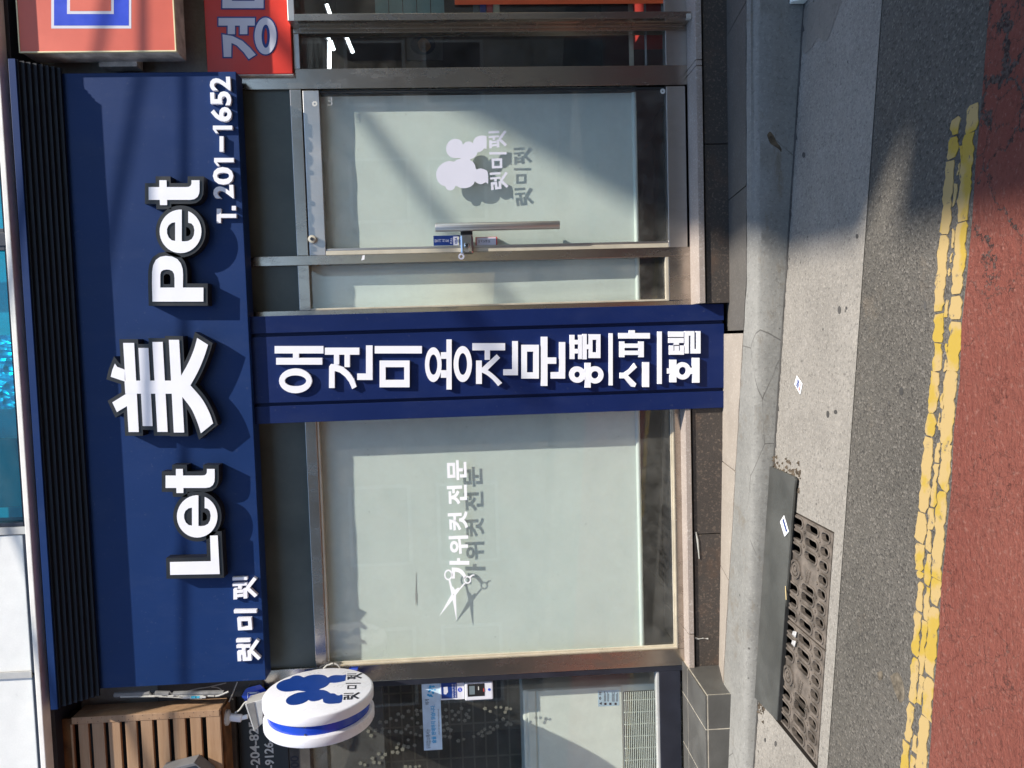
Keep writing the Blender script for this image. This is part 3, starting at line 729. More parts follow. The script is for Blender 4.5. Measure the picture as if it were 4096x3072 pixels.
m = MB(); m.box(-3.4, XSL-.02, .05, .09, 2.0, 2.32); m.box(XSL-.02, 1.44, -.02, .045, 2.64, 3.2); m.box(-7, XSL-.021, -.02, .045, 2.80, 3.2); m.build('lintel_wall', 'wall_dark', bd)
m = MB(); m.box(1.44, 5.5, -.004, .05, 2.32, 2.64); m.build('lintel_wall', 'wall_dark', bd)
# granite sills and the dark plinth under them
yR = float(onZ(2797, 1100, ZR)[1]); yL = float(onZ(2748, 2100, ZL)[1])
yR = max(-.16, min(-.02, yR)); yL = max(-.16, min(-.02, yL))
for a, b in ((XPR+.003, 1.395), (1.40, 1.425), (1.43, 5.4)):
    MB().box(a, b, yR, .44, ZR-.032, ZR).build('granite_sill', 'granite_pink', bd, .0025)
for a, b in ((-1.655, -.40), (-1.885, -1.66)):
    MB().box(a, b, yL, .44, ZL-.030, ZL).build('granite_sill', 'granite_pink', bd, .0025)
for a, b in ((XPR+.003, .995), (1.0, 2.2), (2.205, 5.4)):
    MB().box(a, b, yR+.018, .4, -.25, ZR-.046).build('plinth_slab', 'granite_dark', bd, .002)
for a, b in ((-1.10, -.40), (-1.885, -1.105)):
    MB().box(a, b, yL+.015, .4, -.25, ZL-.044).build('plinth_slab', 'granite_dark', bd, .002)
MB().box(-.41, XPR+.004, .02, .4, -.25, 2.3).build('pier', 'wall_dark', bd)
m = MB(); m.box(XPR+.004, 1.5, yR+.012, yR+.018, .026, .036); m.build('mortar_joint', 'grout', bd)
m = MB(); m.tube([onY(2783+.4*1, 2128, yL+.013), onY(2790, 2160, yL+.013), onY(2797, 2235, yL+.011)], [.004, .006, .003], 7)
m.build('sealant_smear', 'cable_white', bd)
m = MB(); m.tube([onY(2780, 2551, yL+.013), onY(2795, 2556, yL+.013), onY(2812, 2553, yL+.013), onY(2832, 2555, yL+.013)], [.006, .004, .003, .005], 7)
m.build('sealant_smear', 'cable_white', bd)
# upper storey: white ledge, cladding panels, tinted windows
YU = -.235
zl = lambda x, y, Y=YU: wz(x, y, Y)
Zl0, Zl1 = zl(70, 1000), zl(48, 1000)
XW = [wx(30, y, YU) for y in (610, 930, 985, 2108, 2138, 2688, 2708)]
MB().box(-6, 1.86, YU-.05, .05, Zl0, Zl1).build('ledge', 'ledge_white', bd, .004)
MB().box(-6, 5, YU+.02, .05, Zl0-.02, Zl0).build('ledge_joint', 'frame_dark', bd)
ZT = Zl1+1.4; jb = .012
MB().box(-6, XW[4], YU+.02, .05, Zl1, ZT).build('cladding_backing', 'frame_dark', bd)
for a, b in ((XW[5], XW[4]-.004), (XW[5]-1.0, XW[6])):
    MB().box(a, b, YU-.005, YU+.03, Zl1+.038, ZT).build('cladding_panel', 'white_clad', bd, .004)
    f = MB(); f.box(a-.008, b+.008, YU-.012, YU+.018, Zl1+.006, Zl1+.034); f.build('joint_trim', 'frame_dark', bd)
f = MB(); f.box(XW[5]-.010, XW[6]+.010, YU-.012, YU+.02, Zl1+.034, ZT); f.build('joint_trim', 'frame_dark', bd); MB().box(XW[5]+.003, XW[6]-.003, YU-.018, YU-.010, Zl1+.034, ZT).build('joint_strip', 'grey_plastic', bd)
f = MB(); f.box(XW[4]+.002, XW[3], YU-.014, YU+.03, Zl1+.01, ZT); f.build('joint_trim', 'grey_plastic', bd)
for a, b in ((XW[3]-.0, XW[2]), (XW[1], XW[0]+.3)):
    wn = MB(); wn.box(a+.012, b-.012, YU+.028, YU+.034, Zl1+.035, ZT); pane = wn.build('window_pane', 'glass_teal', bd)
    fr = MB(); fr.box(a, b, YU-.004, YU+.04, Zl1+.004, Zl1+.03); fr.box(a, a+.02, YU-.004, YU+.04, Zl1+.03, ZT); fr.box(b-.02, b, YU-.004, YU+.04, Zl1+.03, ZT)
    fr.build('window_frame', 'frame_dark', bd, .003)
MB().box(XW[2], XW[1], YU-.01, YU+.05, Zl1+.002, ZT).build('window_mullion', 'frame_dark', bd, .004)
m = MB(); a, b = wx(30, 1640, YU), wx(30, 1340, YU)
nx, nz = 26, 22; rr = random.Random(8); vs = []; fs = []
for i in range(nx+1):
    for j in range(nz+1): vs.append((a+(b-a)*i/nx, YU+.055+rr.uniform(-.006, .006), Zl1+.05+.8*j/nz))
for i in range(nx):
    for j in range(nz): q = i*(nz+1)+j; fs.append((q, q+nz+1, q+nz+2, q+1))
m.add(vs, fs); m.build('foil_strip', 'foil', bd)
m = MB(); m.box(XW[3], XW[0]+.3, .0, .04, Zl1, ZT); m.build('bright_backing', 'white_clad', bd); MB().box(wx(30, 2040, YU), wx(30, 1760, YU), YU+.07, YU+.12, Zl1+.03, Zl1+.5).build('stacked_boxes', 'interior', bd)  # white wall added close behind the tinted panes to brighten them

# ================================================================== HEADER SIGN
YH = -.14
XHL, XHR = wx(1063.2, 2719.6, YH), wx(943.4, 286, YH)
ZHB = (wz(1063.2, 2719.6, YH)+wz(943.4, 286, YH))/2
YC = -.286
ZC0 = (wz(62, 234, YC)+wz(229, 2830, YC))/2; ZC1 = ZC0+.034
XCR = wx(62, 234, YC); XCL = wx(228, 2838, YC)
ZHT = wz(262, 300, YH)
hs = thing('fascia_sign', 'long navy blue shop fascia sign with white channel letters under a louvred canopy', 'shop sign', ((XHL+XHR)/2, 0, ZHB))
MB().box(XHL, XHR, YH, -.03, ZHB, ZC1+.02).build('sign_panel', 'blue', hs, .003)
cn = MB(); cn.box(XCL, XCR, YC, YC+.010, ZC0, ZC1); cn.box(XCL, XCR, YC+.010, YH+.005, ZC1-.012, ZC1)
cn.build('canopy', 'blue', hs, .0015)
for i in range(8):
    t = (i+.55)/8; Y = YC+.012+(YH-.006-YC-.012)*t; Z = ZC0+.004+(ZHT-ZC0)*t
    sl = MB(); sl.box(XCL+.004, XCR-.002, Y-.0105, Y+.0028, Z, min(ZC1-.013, Z+.055)); sl.build('louvre_slat', 'slat_shade', hs)
# channel letters (traced strokes)
def channel(parts, ox, oy, k, body=None, body_holes=(), d=32, front=.062, name='letter'):
    face = Glyph(lambda x, y: onY(x, y, YH-front-.003), (0, -.002, 0), ox, oy, k)
    for L in parts: face.loops(L)
    bodyg = Glyph(lambda x, y: onY(x, y, YH-front), (0, front, 0), ox, oy, k, True)
    for L in (body if body is not None else [[offset_poly(L[0], d)]+[offset_poly(h, -d) for h in L[1:]] for L in parts]): bodyg.loops(L)
    rim = bodyg.build(name, 'letter_black', hs); f = face.build('letter_face', 'letter_white', rim)
    return rim
KA = (0, 750, .4973); KC = (0, 1500, .4973)
Pout = [(1637, 918), (1228, 918), (1224, 780), (1225, 680), (1233, 625), (1255, 582), (1290, 558), (1335, 550), (1385, 556), (1428, 576), (1456, 612), (1470, 655), (1473, 700), (1472, 805), (1637, 805)]
Pin = [(1290, 805), (1290, 700), (1297, 677), (1315, 664), (1340, 660), (1365, 662), (1388, 673), (1401, 695), (1405, 730), (1405, 805)]
Ph = [(1316, 778), (1316, 715), (1324, 700), (1340, 694), (1358, 698), (1370, 712), (1372, 740), (1370, 778)]
channel([[Pout, Pin]], *KA, body=[[offset_poly(Pout, 33), Ph]])
def e_letter(cx, cy, s, K):
    T = lambda L: [(cx+(a-1453)*s, cy+(b-353)*s) for a, b in L]
    arc = []
    def ell(a0, a1, rx, ry, n, c=(1453, 353)):
        return [(c[0]+rx*math.cos(a0+(a1-a0)*i/n), c[1]+ry*math.sin(a0+(a1-a0)*i/n)) for i in range(n+1)]
    # outer from the right end of the bar over the top, down the left, to the lower terminal
    a0 = math.atan2(-1, .06); pts = [(1463, 179)]+ell(rad(-92), rad(-360+68-360+360-68+22), 1, 1, 1)[:0]
    up = ell(rad(-95), rad(-180), 168, 175, 10)+ell(rad(-180), rad(-360), 168, 175, 20)[1:]+ell(0, rad(-68), 168, 175, 8)[1:]
    outer = [(1463, 178)]+up
    inner = [(1515, 195), (1515, 284), (1540, 290), (1558, 310), (1565, 345), (1560, 385), (1543, 415), (1515, 430), (1485, 434), (1463, 432)]
    hole = [(1410, 280), (1410, 430), (1383, 425), (1358, 402), (1345, 370), (1344, 335), (1356, 306), (1382, 285)]
    body = ellipse(1453, 353, 201, 209, 40)
    bh = [(1497, 318), (1515, 322), (1532, 345), (1533, 372), (1520, 388), (1497, 392)]
    channel([[T(outer+inner), T(hole)]], *K, body=[[T(body), T(bh)]])
def t_letter(dx, dy, s, K, ax=1197, ay=100):
    L = [(1197, -3), (1197, 100), (1286, 100), (1288, 142), (1345, 142), (1345, 100), (1530, 100), (1565, 94), (1590, 76), (1603, 48), (1606, 15), (1605, -58), (1541, -58), (1541, -30), (1534, -14), (1520, -5), (1500, -3), (1342, -3), (1340, -58), (1283, -58), (1283, -3)]
    channel([[[(dx+(a-ax)*s, dy+(b-ay)*s) for a, b in L]]], *K)
e_letter(1453, 353, 1, KA); t_letter(1197, 100, 1, KA)
channel([[[(1370, 1607), (1368, 1504), (1697, 1497), (1690, 1292), (1752, 1290), (1768, 1600)]]], *KC)
e_letter(1587, 1137, .97, KC); t_letter(1333, 908, .966, KC)
mei = [[[(925, -92), (944, -66), (1004, -43), (1005, 52), (892, 14), (905, -40)]],
       [[(905, 220), (1018, 150), (1030, 245), (942, 298)]],
       [[(992, -258), (1080, -258), (1118, 458), (1036, 458)]],
       [[(1115, -218), (1195, -218), (1229, 410), (1150, 410)]],
       [[(1227, -266), (1310, -266), (1350, 457), (1268, 457)]],
       [[(1360, -283), (1442, -283), (1483, 462), (1400, 462)]],
       [[(1004, 45), (1440, 45), (1470, 60), (1472, 150), (1440, 150), (1010, 150)]],
       [arcpts((1455, 12), (1515, -95), (1560, -200), (1588, -298), n=6)+arcpts((1675, -243), (1645, -150), (1595, -30), (1528, 92), n=6)+[(1440, 110)]],
       [arcpts((1466, 172), (1540, 270), (1588, 375), (1618, 468), n=6)+arcpts((1716, 388), (1685, 300), (1625, 190), (1532, 82), n=6)+[(1440, 60)]]]
channel(mei, *KC, d=31)
# small raised characters
for kind, q in (('pet', ((1872, 254), (1870, 76), (2058, 70), (2066, 236))), ('mi', ((1892, 503), (1880, 338), (2062, 336), (2076, 495))), ('ret', ((1908, 750), (1898, 575), (2078, 570), (2094, 740)))):
    g = syllable(kind, [(a*.4973, 2272+b*.4973) for a, b in q], lambda x, y: onY(x, y, YH-.022), (0, .022, 0), .155, True)
    g.build('small_letter', 'letter_white', hs)
DG = lambda: Glyph(lambda x, y: onY(x, y, YH-.02), (0, .020, 0), 0, 0, .4973, True)
for ch, x0, x1, ya, yb_ in (('2', 1725, 1888, 1602, 1494), ('0', 1722, 1886, 1492, 1350), ('6', 1706, 1872, 986, 870), ('5', 1702, 1868, 856, 744), ('2', 1697, 1862, 738, 628)):
    tpx(ch, x0*.4973, x1*.4973, ya*.4973, yb_*.4973, YH, .020, 'letter_white', hs, 'small_letter', .028)
for x0, x1, ya, yb_ in ((1722, 1880, 1304, 1270), (1712, 1868, 1042, 1010)):
    g = DG(); g.R(x0, x1, yb_, ya); g.P((x0, ya-2), (x0+22, ya-2), (x0+42, ya+26), (x0+24, ya+30)); g.build('small_letter', 'letter_white', hs)
g = DG(); g.R(1743, 1776, 1678, 1793); g.R(1743, 1900, 1720, 1752); g.build('small_letter', 'letter_white', hs)
g = DG(); g.R(1864, 1897, 1656, 1690); g.build('small_letter', 'letter_white', hs)
g = Glyph(lambda x, y: onY(x, y, YH), (0, -.020, 0)); g.R(883, 899, 549, 610); g.build('small_letter', 'letter_white', hs)

# ================================================================== PILLAR SIGN
YP = -.104
ZPB = wz(2898, 1440, YP)
ps = thing('pillar_sign', 'tall narrow navy pillar sign with white Korean lettering between door and window', 'shop sign', ((XPL+XPR)/2, 0, ZPB))
yv = [1662, 1594, 1581, 1320.6, 1306.5, 1239]; xv = [wx(2000, y, YP) for y in yv]
MB().box(xv[0]+.004, xv[5]-.004, YP+.022, .0, ZPB+.002, ZHB+.10).build('sign_core', 'blue_dark', ps)
for a, b in ((0, 1), (2, 3), (4, 5)):
    MB().box(xv[a], xv[b], YP, YP+.03, ZPB, ZHB+.10).build('sign_strip', 'blue_pillar', ps, .002)
gl = lambda ox: Glyph(lambda x, y: onY(x, y, YP-.02), (0, .020, 0), ox, 750, .4973, True)
G = []
g = gl(1000); g.O(365, 1555, 132, 100, 87, 44); g.R(210, 580, 1370, 1425); g.R(198, 590, 1275, 1335); g.R(345, 393, 1333, 1372); G.append(g)
g = gl(1000); g.P((635, 1613), (680, 1613), (680, 1475), (722, 1488), (765, 1522), (798, 1567), (822, 1622), (857, 1602), (835, 1540), (800, 1488), (750, 1445), (695, 1424), (650, 1420), (636, 1440))
g.R(602, 878, 1288, 1345); g.R(675, 716, 1344, 1424); g.R(760, 802, 1344, 1445); g.R(862, 985, 1497, 1548); g.R(933, 985, 1270, 1499); G.append(g)
g = gl(1000); g.F((1042, 1283, 1392, 1607), (1090, 1240, 1445, 1548)); g.R(1003, 1382, 1275, 1335); G.append(g)
g = gl(1000); g.O(1474, 1425, 67, 140, 33, 82); g.R(1580, 1622, 1222, 1625); g.R(1535, 1582, 1325, 1378); g.R(1535, 1582, 1470, 1530); g.O(1711, 1420, 74, 145, 35, 88); G.append(g)
g = gl(1000); g.R(1818, 1865, 1392, 1580); g.P((1845, 1470), (1985, 1342), (2012, 1370), (1905, 1475)); g.P(*arcpts((1855, 1440), (1925, 1478), (1985, 1528), (2028, 1572), n=4), *arcpts((1995, 1597), (1950, 1545), (1900, 1505), (1858, 1485), n=4))
g.R(1788, 2052, 1252, 1310); g.R(1888, 1930, 1309, 1386); g.R(2038, 2155, 1463, 1510); g.R(2110, 2155, 1235, 1465); G.append(g)
g = gl(2000); g.F((172, 313, 1265, 1537), (217, 268, 1320, 1487)); g.R(330, 382, 1200, 1596); g.R(381, 453, 1367, 1418); g.R(408, 524, 1485, 1537); g.R(477, 525, 1243, 1487); G.append(g)
g = gl(2000); g.O(622, 1505, 66, 66, 23, 24); g.R(683, 730, 1410, 1610); g.R(660, 687, 1462, 1484); g.R(660, 687, 1522, 1545); g.O(765, 1507, 68, 70, 30, 30); G.append(g)
g = gl(2000); g.R(562, 600, 1185, 1380); g.R(630, 660, 1185, 1380); g.R(598, 632, 1225, 1262); g.R(598, 632, 1298, 1335); g.R(664, 698, 1178, 1382); g.R(697, 714, 1262, 1300); g.F((713, 808, 1180, 1372), (744, 776, 1225, 1325)); G.append(g)
g = gl(2000); g.R(878, 907, 1172, 1592); G.append(g)
g = gl(2000); g.P((965, 1490), (1000, 1490), (1040, 1462), (1080, 1412), (1102, 1446), (1030, 1512), (1097, 1578), (1085, 1605), (1058, 1602), (1000, 1535), (965, 1535)); g.R(1148, 1200, 1405, 1605); G.append(g)
g = gl(2000); g.R(962, 1002, 1238, 1365); g.R(1115, 1157, 1238, 1365); g.R(1000, 1117, 1255, 1290); g.R(1000, 1117, 1312, 1347); g.R(955, 1206, 1170, 1215); g.R(1040, 1085, 1148, 1172); G.append(g)
g = gl(2000); g.R(1270, 1302, 1158, 1580); G.append(g)
g = gl(2000); g.R(1348, 1372, 1455, 1497); g.R(1368, 1420, 1385, 1567); g.O(1470, 1475, 66, 70, 30, 32); g.R(1520, 1552, 1450, 1500); g.R(1550, 1605, 1370, 1570); G.append(g)
g = gl(2000); g.R(1358, 1478, 1158, 1202); g.R(1358, 1478, 1210, 1250); g.R(1400, 1440, 1248, 1266); g.R(1364, 1480, 1312, 1345); g.R(1364, 1396, 1270, 1314); g.R(1404, 1440, 1274, 1314); g.R(1449, 1480, 1270, 1314)
g.R(1486, 1518, 1155, 1335); g.R(1516, 1536, 1155, 1192); g.R(1534, 1563, 1155, 1335); g.R(1561, 1581, 1298, 1335); g.R(1579, 1612, 1155, 1335); G.append(g)
for g in G: g.build('raised_letter', 'letter_white', ps)

# ================================================================== SHOPFRONT
def bar(par, name, yl, yr, xr, xt, xb, Y0, Y1, mat='steel', bev=.0025):
    ym = (yl+yr)/2
    return MB().box(wx(xr, yl, Y0), wx(xr, yr, Y0), Y0, Y1, wz(xb, ym, Y0), wz(xt, ym, Y0)).build(name, mat, par, bev)
XP1a, XP1b = wx(1955, 347.6, 0), wx(1955, 267.8, 0)
XP2a, XP2b = wx(1965, 1043, 0), wx(1965, 1005, 0)
XP3a, XP3b = wx(1965, 1262, 0), wx(1965, 1222, 0)
XP4a, XP4b = wx(2000, 2699, 0), wx(2000, 2633, 0)
ZT1a, ZT1b = wz(1219, 690, 0), wz(1173, 690, 0)
ZWa, ZWb = wz(1286, 2175, 0), wz(1241, 2175, 0)
ZUP = ZHB+.16
sf = thing('shopfront_frame', 'brushed stainless steel frame around the pet salon door and side window', 'shopfront frame', ((XP1a+XP3b)/2, 0, ZR))
def fbox(name, x0, x1, y0, y1, z0, z1, mat='steel', par=None, bev=.0025):
    return MB().box(x0, x1, y0, y1, z0, z1).build(name, mat, par or sf, bev)
fbox('post', XP1a, XP1b, 0, .07, ZR, ZUP)
fbox('post', XP2a, XP2b, .001, .07, ZR, ZUP)
fbox('post', XP3a, XP3b, .001, .07, ZR, ZUP)
fbox('head_rail', XP2b, XP1a, .002, .07, ZT1a, ZT1b)
fbox('head_rail', XP3b, XP2a, .002, .07, ZT1a, ZT1b)
for a, b in ((XP2b, XP1a), (XP3b, XP2a)):
    fbox('transom_panel', a, b, .022, .04, ZT1b, ZUP, 'panel_green', None, 0)
ZS0 = ZR; ZS1 = wz(2676, 1130, 0)
fbox('bottom_rail', XP3b, XP2a, .002, .07, ZS0, ZS1)
fbox('threshold', XP2b, XP1a, .004, .07, ZR, wz(2757, 680, 0), 'steel')
fbox('glazing_bead', XP3b, XP2a, .004, .03, ZS1, wz(2664, 1130, 0), 'alu_cream')
fbox('glazing_bead', XP3b, XP3b+.010, .004, .03, wz(2664, 1130, 0), ZT1a, 'alu_cream')
fbox('side_pane', XP3b+.010, XP2a, .030, .038, wz(2664, 1130, 0), ZT1a, 'glass', None, 0)
MB().slab([ellipse(1845, 1026, 12.5, 12.5, 20), ellipse(1845, 1026, 6, 6, 14)], lambda x, y: onY(x, y, -.0012), lambda x, y: onY(x, y, .0005)).build('sticker', 'decal_dim', sf)
MB().slab([[(1450, 1022), (1459, 1020), (1458, 1038), (1445, 1042)]], lambda x, y: onY(x, y, -.0012), lambda x, y: onY(x, y, .0005)).build('tape_scrap', 'card', sf)
def roller(label, x0, x1, ztop, zbot, Y):
    t = thing('roller_blind', label, 'roller blind', ((x0+x1)/2, Y, zbot), 'roller blinds behind the salon glass')
    m = MB(); n = 14; r = random.Random(int(x0*50)); vs = []; fs = []
    for i in range(n+1):
        for j in range(9):
            vs.append((x0+(x1-x0)*i/n, Y+r.uniform(-.0008, .0008)+(.0015*math.sin(i*1.3+j)), zbot+(ztop-zbot)*j/8))
    for i in range(n):
        for j in range(8): q = i*9+j; fs.append((q, q+9, q+10, q+1))
    m.add(vs, fs); m.build('fabric', 'blind', t, 0, True)
    MB().tube([(x0, Y-.004, zbot), (x1, Y-.004, zbot)], .0125, 12).build('bottom_bar', 'blind', t, 0, True)
    return t
YB = .088
roller('pale green roller blind behind the glass door', wx(2000, 985, YB)-.03, wx(2000, 380, YB), 2.5, wz(2540, 690, YB), .080)
roller('narrow pale green roller blind in the side pane between door and navy pillar', XP3b-.02, XP2a+.004, 2.5, wz(2551, 1130, YB), YB+.004)
roller('wide pale green roller blind behind the display window', wx(2000, 2628, YB), XPL+.06, 2.5, wz(2556, 2100, YB), .072)
bl_ = [o for o in bpy.data.objects if o.get('label', '').startswith('wide pale green')][0]
g = Glyph(lambda x, y: onY(x, y, .0695), (0, -.0006, 0)); g.P((1663, 2290), (1664.5, 2290), (1665, 2345), (1667, 2378), (1664, 2420), (1662, 2420), (1660, 2378), (1662.5, 2345)); g.build('fabric_tear', 'grey_plastic', bl_)
# ---- display window
dw = thing('display_window', 'large display window with white scissors lettering and a lowered blind', 'window', ((XP4a+XPL)/2, 0, ZL))
XRm = XPL+.05
fbox('post', XP4a, XP4b, 0, .07, ZL, ZUP, 'steel', dw)
fbox('post', XPL-.004, XRm, .003, .07, ZL, ZUP, 'steel', dw)
fbox('head_rail', XP4b, XPL-.004, .002, .07, ZWa, ZWb, 'steel', dw)
fbox('transom_panel', XP4b, XPL-.004, .022, .04, ZWb, ZUP, 'panel_green', dw, 0)
ZD1 = wz(2706, 2200, 0)
fbox('bottom_rail', XP4b, XPL-.004, .002, .07, ZL, ZD1, 'steel', dw)
be = .018
m = MB(); m.box(XP4b, XP4b+be*.55, .010, .030, ZD1, ZWa); m.box(XP4b+be*.55, XP4b+be, .018, .032, ZD1+be*.5, ZWa)
m.build('glazing_bead', 'alu_cream', dw, .002)
m = MB(); m.box(XP4b+be*.55, XPL-.004, .010, .030, ZD1, ZD1+be*.5); m.box(XP4b+be, XPL-.004, .018, .032, ZD1+be*.5, ZD1+be)
m.build('glazing_bead', 'alu_cream', dw, .002)
m = MB(); m.box(XP4b+be, XPL-.004, .012, .032, ZWa-be*.7, ZWa); m.build('glazing_bead', 'alu_cream', dw, .002)
fbox('glass_pane', XP4b+be, XPL-.004, .033, .041, ZD1+be, ZWa-be*.7, 'glass', dw, 0)
YG = .0322; dec = (0, -.0007, 0)
sq = (1700, 2200, .18083); pt = lambda x, y: onY(x, y, YG)
g = Glyph(pt, dec, *sq)
g.O(515, 550, 92, 120, 62, 84); g.O(940, 660, 80, 86, 52, 55)
g.loops([[(522, 665), (558, 652), (598, 800), (608, 812), (625, 815), (662, 882), (720, 838), (735, 832), (765, 843), (868, 722), (892, 742), (770, 880), (684, 995), (700, 1560), (690, 1530), (612, 1105), (318, 1462), (585, 980)], ellipse(630, 985, 12, 12, 12)])
g.P(*arcpts((975, 590), (1020, 560), (1060, 543), (1098, 545), n=4), *arcpts((1096, 562), (1060, 568), (1030, 590), (1005, 625), n=4))
g.build('scissors_decal', 'decal_lit', dw)
g = Glyph(pt, dec, *sq); g.P((588, 388), (660, 388), (660, 630), (596, 630)); g.P(*arcpts((650, 388), (760, 405), (850, 470), (918, 580), n=5), *arcpts((868, 640), (810, 550), (740, 495), (655, 478), n=5))
g.R(540, 980, 242, 325); g.R(708, 776, 180, 244); g.build('window_letter', 'decal_lit', dw)
for ch, xt, xb, yl, yr in (('위', 1600, 1757, 1440, 1293), ('컷', 1592, 1752, 1250, 1098), ('전', 1585, 1745, 1041, 885), ('문', 1586, 1742, 845, 685)):
    k = .4973
    tpx(ch, 1000+xt*k, 1000+xb*k, 1500+yl*k, 1500+yr*k, YG, .0007, 'decal_lit', dw, 'window_letter', .03)
# ---- door
XDL, XDR = wx(1965, 1006, .004), wx(1965, 353, .004)
dr = thing('glass_door', 'glass shop door with white poodle logo, pull handle and digital lock', 'door', ((XDL+XDR)/2, 0, ZR))
D = lambda n, *a, mat='steel', bev=.003: MB().box(*a).build(n, mat, dr, bev)
zt1, zt0 = wz(1224, 690, .004), wz(1290, 690, .004); zb1, zb0 = wz(2670, 690, .004), wz(2746, 690, .004)
XS1 = wx(1965, 979, .004)
D('top_rail', XDL, XDR, .004, .050, zt0, zt1, mat='steel_light'); D('bottom_rail', XDL, XDR, .004, .050, zb0, zb1, mat='steel_light')
XSm = XDL+(XS1-XDL)*.62
D('lock_stile', XDL, XSm, .005, .048, zb1, zt0, mat='alu_cream'); D('lock_stile', XSm, XS1, .009, .046, zb1, zt0, mat='steel_light')
D('glass_pane', XS1, XDR-.012, .020, .028, zb1, zt0, mat='glass', bev=0)
D('gasket', XDR-.012, XDR, .012, .04, zb1, zt0, mat='rubber')
m = MB(); m.box(wx(2664, 1000, 0)-.0, XDR, .0045, .0075, 0, 0) if False else None
c = onY(1251, 958, .004); m = MB(); m.tube([c, c+np.array([0, -.022, 0])], .021, 20); kn = m.build('knob', 'alu_cream', dr, .003, True)
m = MB(); c2 = c+np.array([0, -.0225, 0]); m.tube([c2, c2+np.array([0, -.004, 0])], .009, 14); m.build('key_cylinder', 'frame_dark', kn)
# handle
hz = [onY(1741, 902, -.055), onY(2238, 888, -.055)]
m = MB(); P0 = np.array([wx(1990, 905, -.055), -.055, hz[0][2]]); P1 = np.array([P0[0], -.055, hz[1][2]])
m.tube([P0, P1], .0225, 18); hd = m.build('pull_handle', 'steel_light', dr, .003, True)
for q in (.10, .86):
    z = P0[2]+(P1[2]-P0[2])*q
    MB().tube([(P0[0], -.05, z), (P0[0], .02, z)], .011, 12).build('handle_standoff', 'steel_light', hd, 0, True)
lx0, lx1 = wx(1866, 1013, -.03), wx(1866, 938, -.03); lz1, lz0 = wz(1841, 970, -.03), wz(1893, 970, -.03)
lk = MB().box(lx0, lx1, -.034, .02, lz0, lz1).build('digital_lock', 'chrome', dr, .010)
MB().box(lx1-.002, P0[0]-.012, -.026, .015, lz0+.002, lz1-.003).build('lock_body', 'letter_black', lk, .006)
c = onY(1868, 981, -.034)
m = MB(); m.tube([c, c+np.array([0, -.008, 0])], .016, 20); m.build('key_ring', 'chrome', lk, .003, True)
m = MB(); m.tube([c+np.array([0, -.0082, 0]), c+np.array([0, -.010, 0])], .008, 16); m.build('key_hole', 'letter_black', lk)
c = onY(1868, 1003, -.034); MB().box(c[0]-.006, c[0]+.006, -.0355, -.034, c[2]-.010, c[2]+.010).build('badge', 'steel_light', lk)
m = MB(); m.box(P0[0]-.034, P0[0]+.032, -.02, .02, lz1-.012, lz1-.004); m.box(P0[0]-.034, P0[0]+.032, -.02, .02, lz0+.004, lz0+.012); m.build('lock_bracket', 'steel_light', lk, .002)
YD = .0195
def sticker(x0, x1, y0, y1, mat, Y, par, name='sticker', th=.0008):
    return MB().box(wx((x0+x1)/2, y1, Y), wx((x0+x1)/2, y0, Y), Y-th, Y, wz(x1, (y0+y1)/2, Y), wz(x0, (y0+y1)/2, Y)).build(name, mat, par)
s1 = sticker(1734, 1841, 942, 982, 'decal_navy', YD, dr, 'push_pull_sticker')
for ch, x0, x1 in (('당', 1738, 1751), ('기', 1753, 1765), ('시', 1768, 1780), ('오', 1782, 1794)):
    tpx(ch, x0, x1, 969, 957, YD-.0008, .0004, 'decal_dim', s1, 'lettering', .02)
tpx('PULL', 1800.5, 1809, 975, 951, YD-.0008, .0004, 'decal_dim', s1, 'lettering', .01)
sticker(1813, 1837, 946, 981, 'decal_dim', YD-.0008, s1, 'logo_plate', .0004)
tpx('VISA', 1819, 1830, 976, 950, YD-.0012, .0004, 'decal_navy', s1, 'lettering', .03)
sticker(1832, 1835.5, 946, 981, 'gold_trim', YD-.0012, s1, 'logo_stripe', .0004)
s2 = sticker(1902, 1989, 948, 983, 'red_ink', YD, dr, 'welcome_sticker')
sticker(1906, 1984, 950, 981, 'decal_dim', YD-.0008, s2, 'label_field', .0004)
for i, ch in enumerate('어서오세요'):
    tpx(ch, 1913+i*9.6, 1921+i*9.6, 971, 960, YD-.0012, .0004, 'decal_ink', s2, 'lettering', .01)
K = (1000, 0, .4973); ptd = lambda x, y: onY(x, y, YD)
POO = [(1903, 1095), (1875, 1091), (1845, 1093), (1815, 1107), (1799, 1130), (1793, 1152), (1780, 1142), (1755, 1138), (1730, 1146), (1712, 1163), (1703, 1138), (1680, 1122), (1650, 1117), (1615, 1127), (1590, 1152), (1578, 1188), (1582, 1222), (1600, 1253), (1635, 1270), (1690, 1271), (1691, 1277), (1665, 1285), (1640, 1300), (1600, 1295), (1560, 1308), (1525, 1335), (1502, 1375), (1498, 1415), (1510, 1455), (1538, 1487), (1570, 1498), (1577, 1515), (1592, 1528), (1615, 1531), (1640, 1521), (1655, 1495), (1690, 1510), (1735, 1513), (1775, 1500), (1800, 1478), (1808, 1460), (1830, 1474), (1862, 1481), (1898, 1467), (1915, 1477), (1912, 1386), (1885, 1363), (1850, 1355), (1820, 1362), (1808, 1325), (1790, 1300), (1768, 1285), (1795, 1272), (1820, 1250), (1830, 1225), (1850, 1222), (1872, 1208), (1882, 1194), (1903, 1197)]
g = Glyph(ptd, dec, *K); g.loops([arcpts(*POO, n=3)]); g.build('poodle_decal', 'decal_dim', dr)
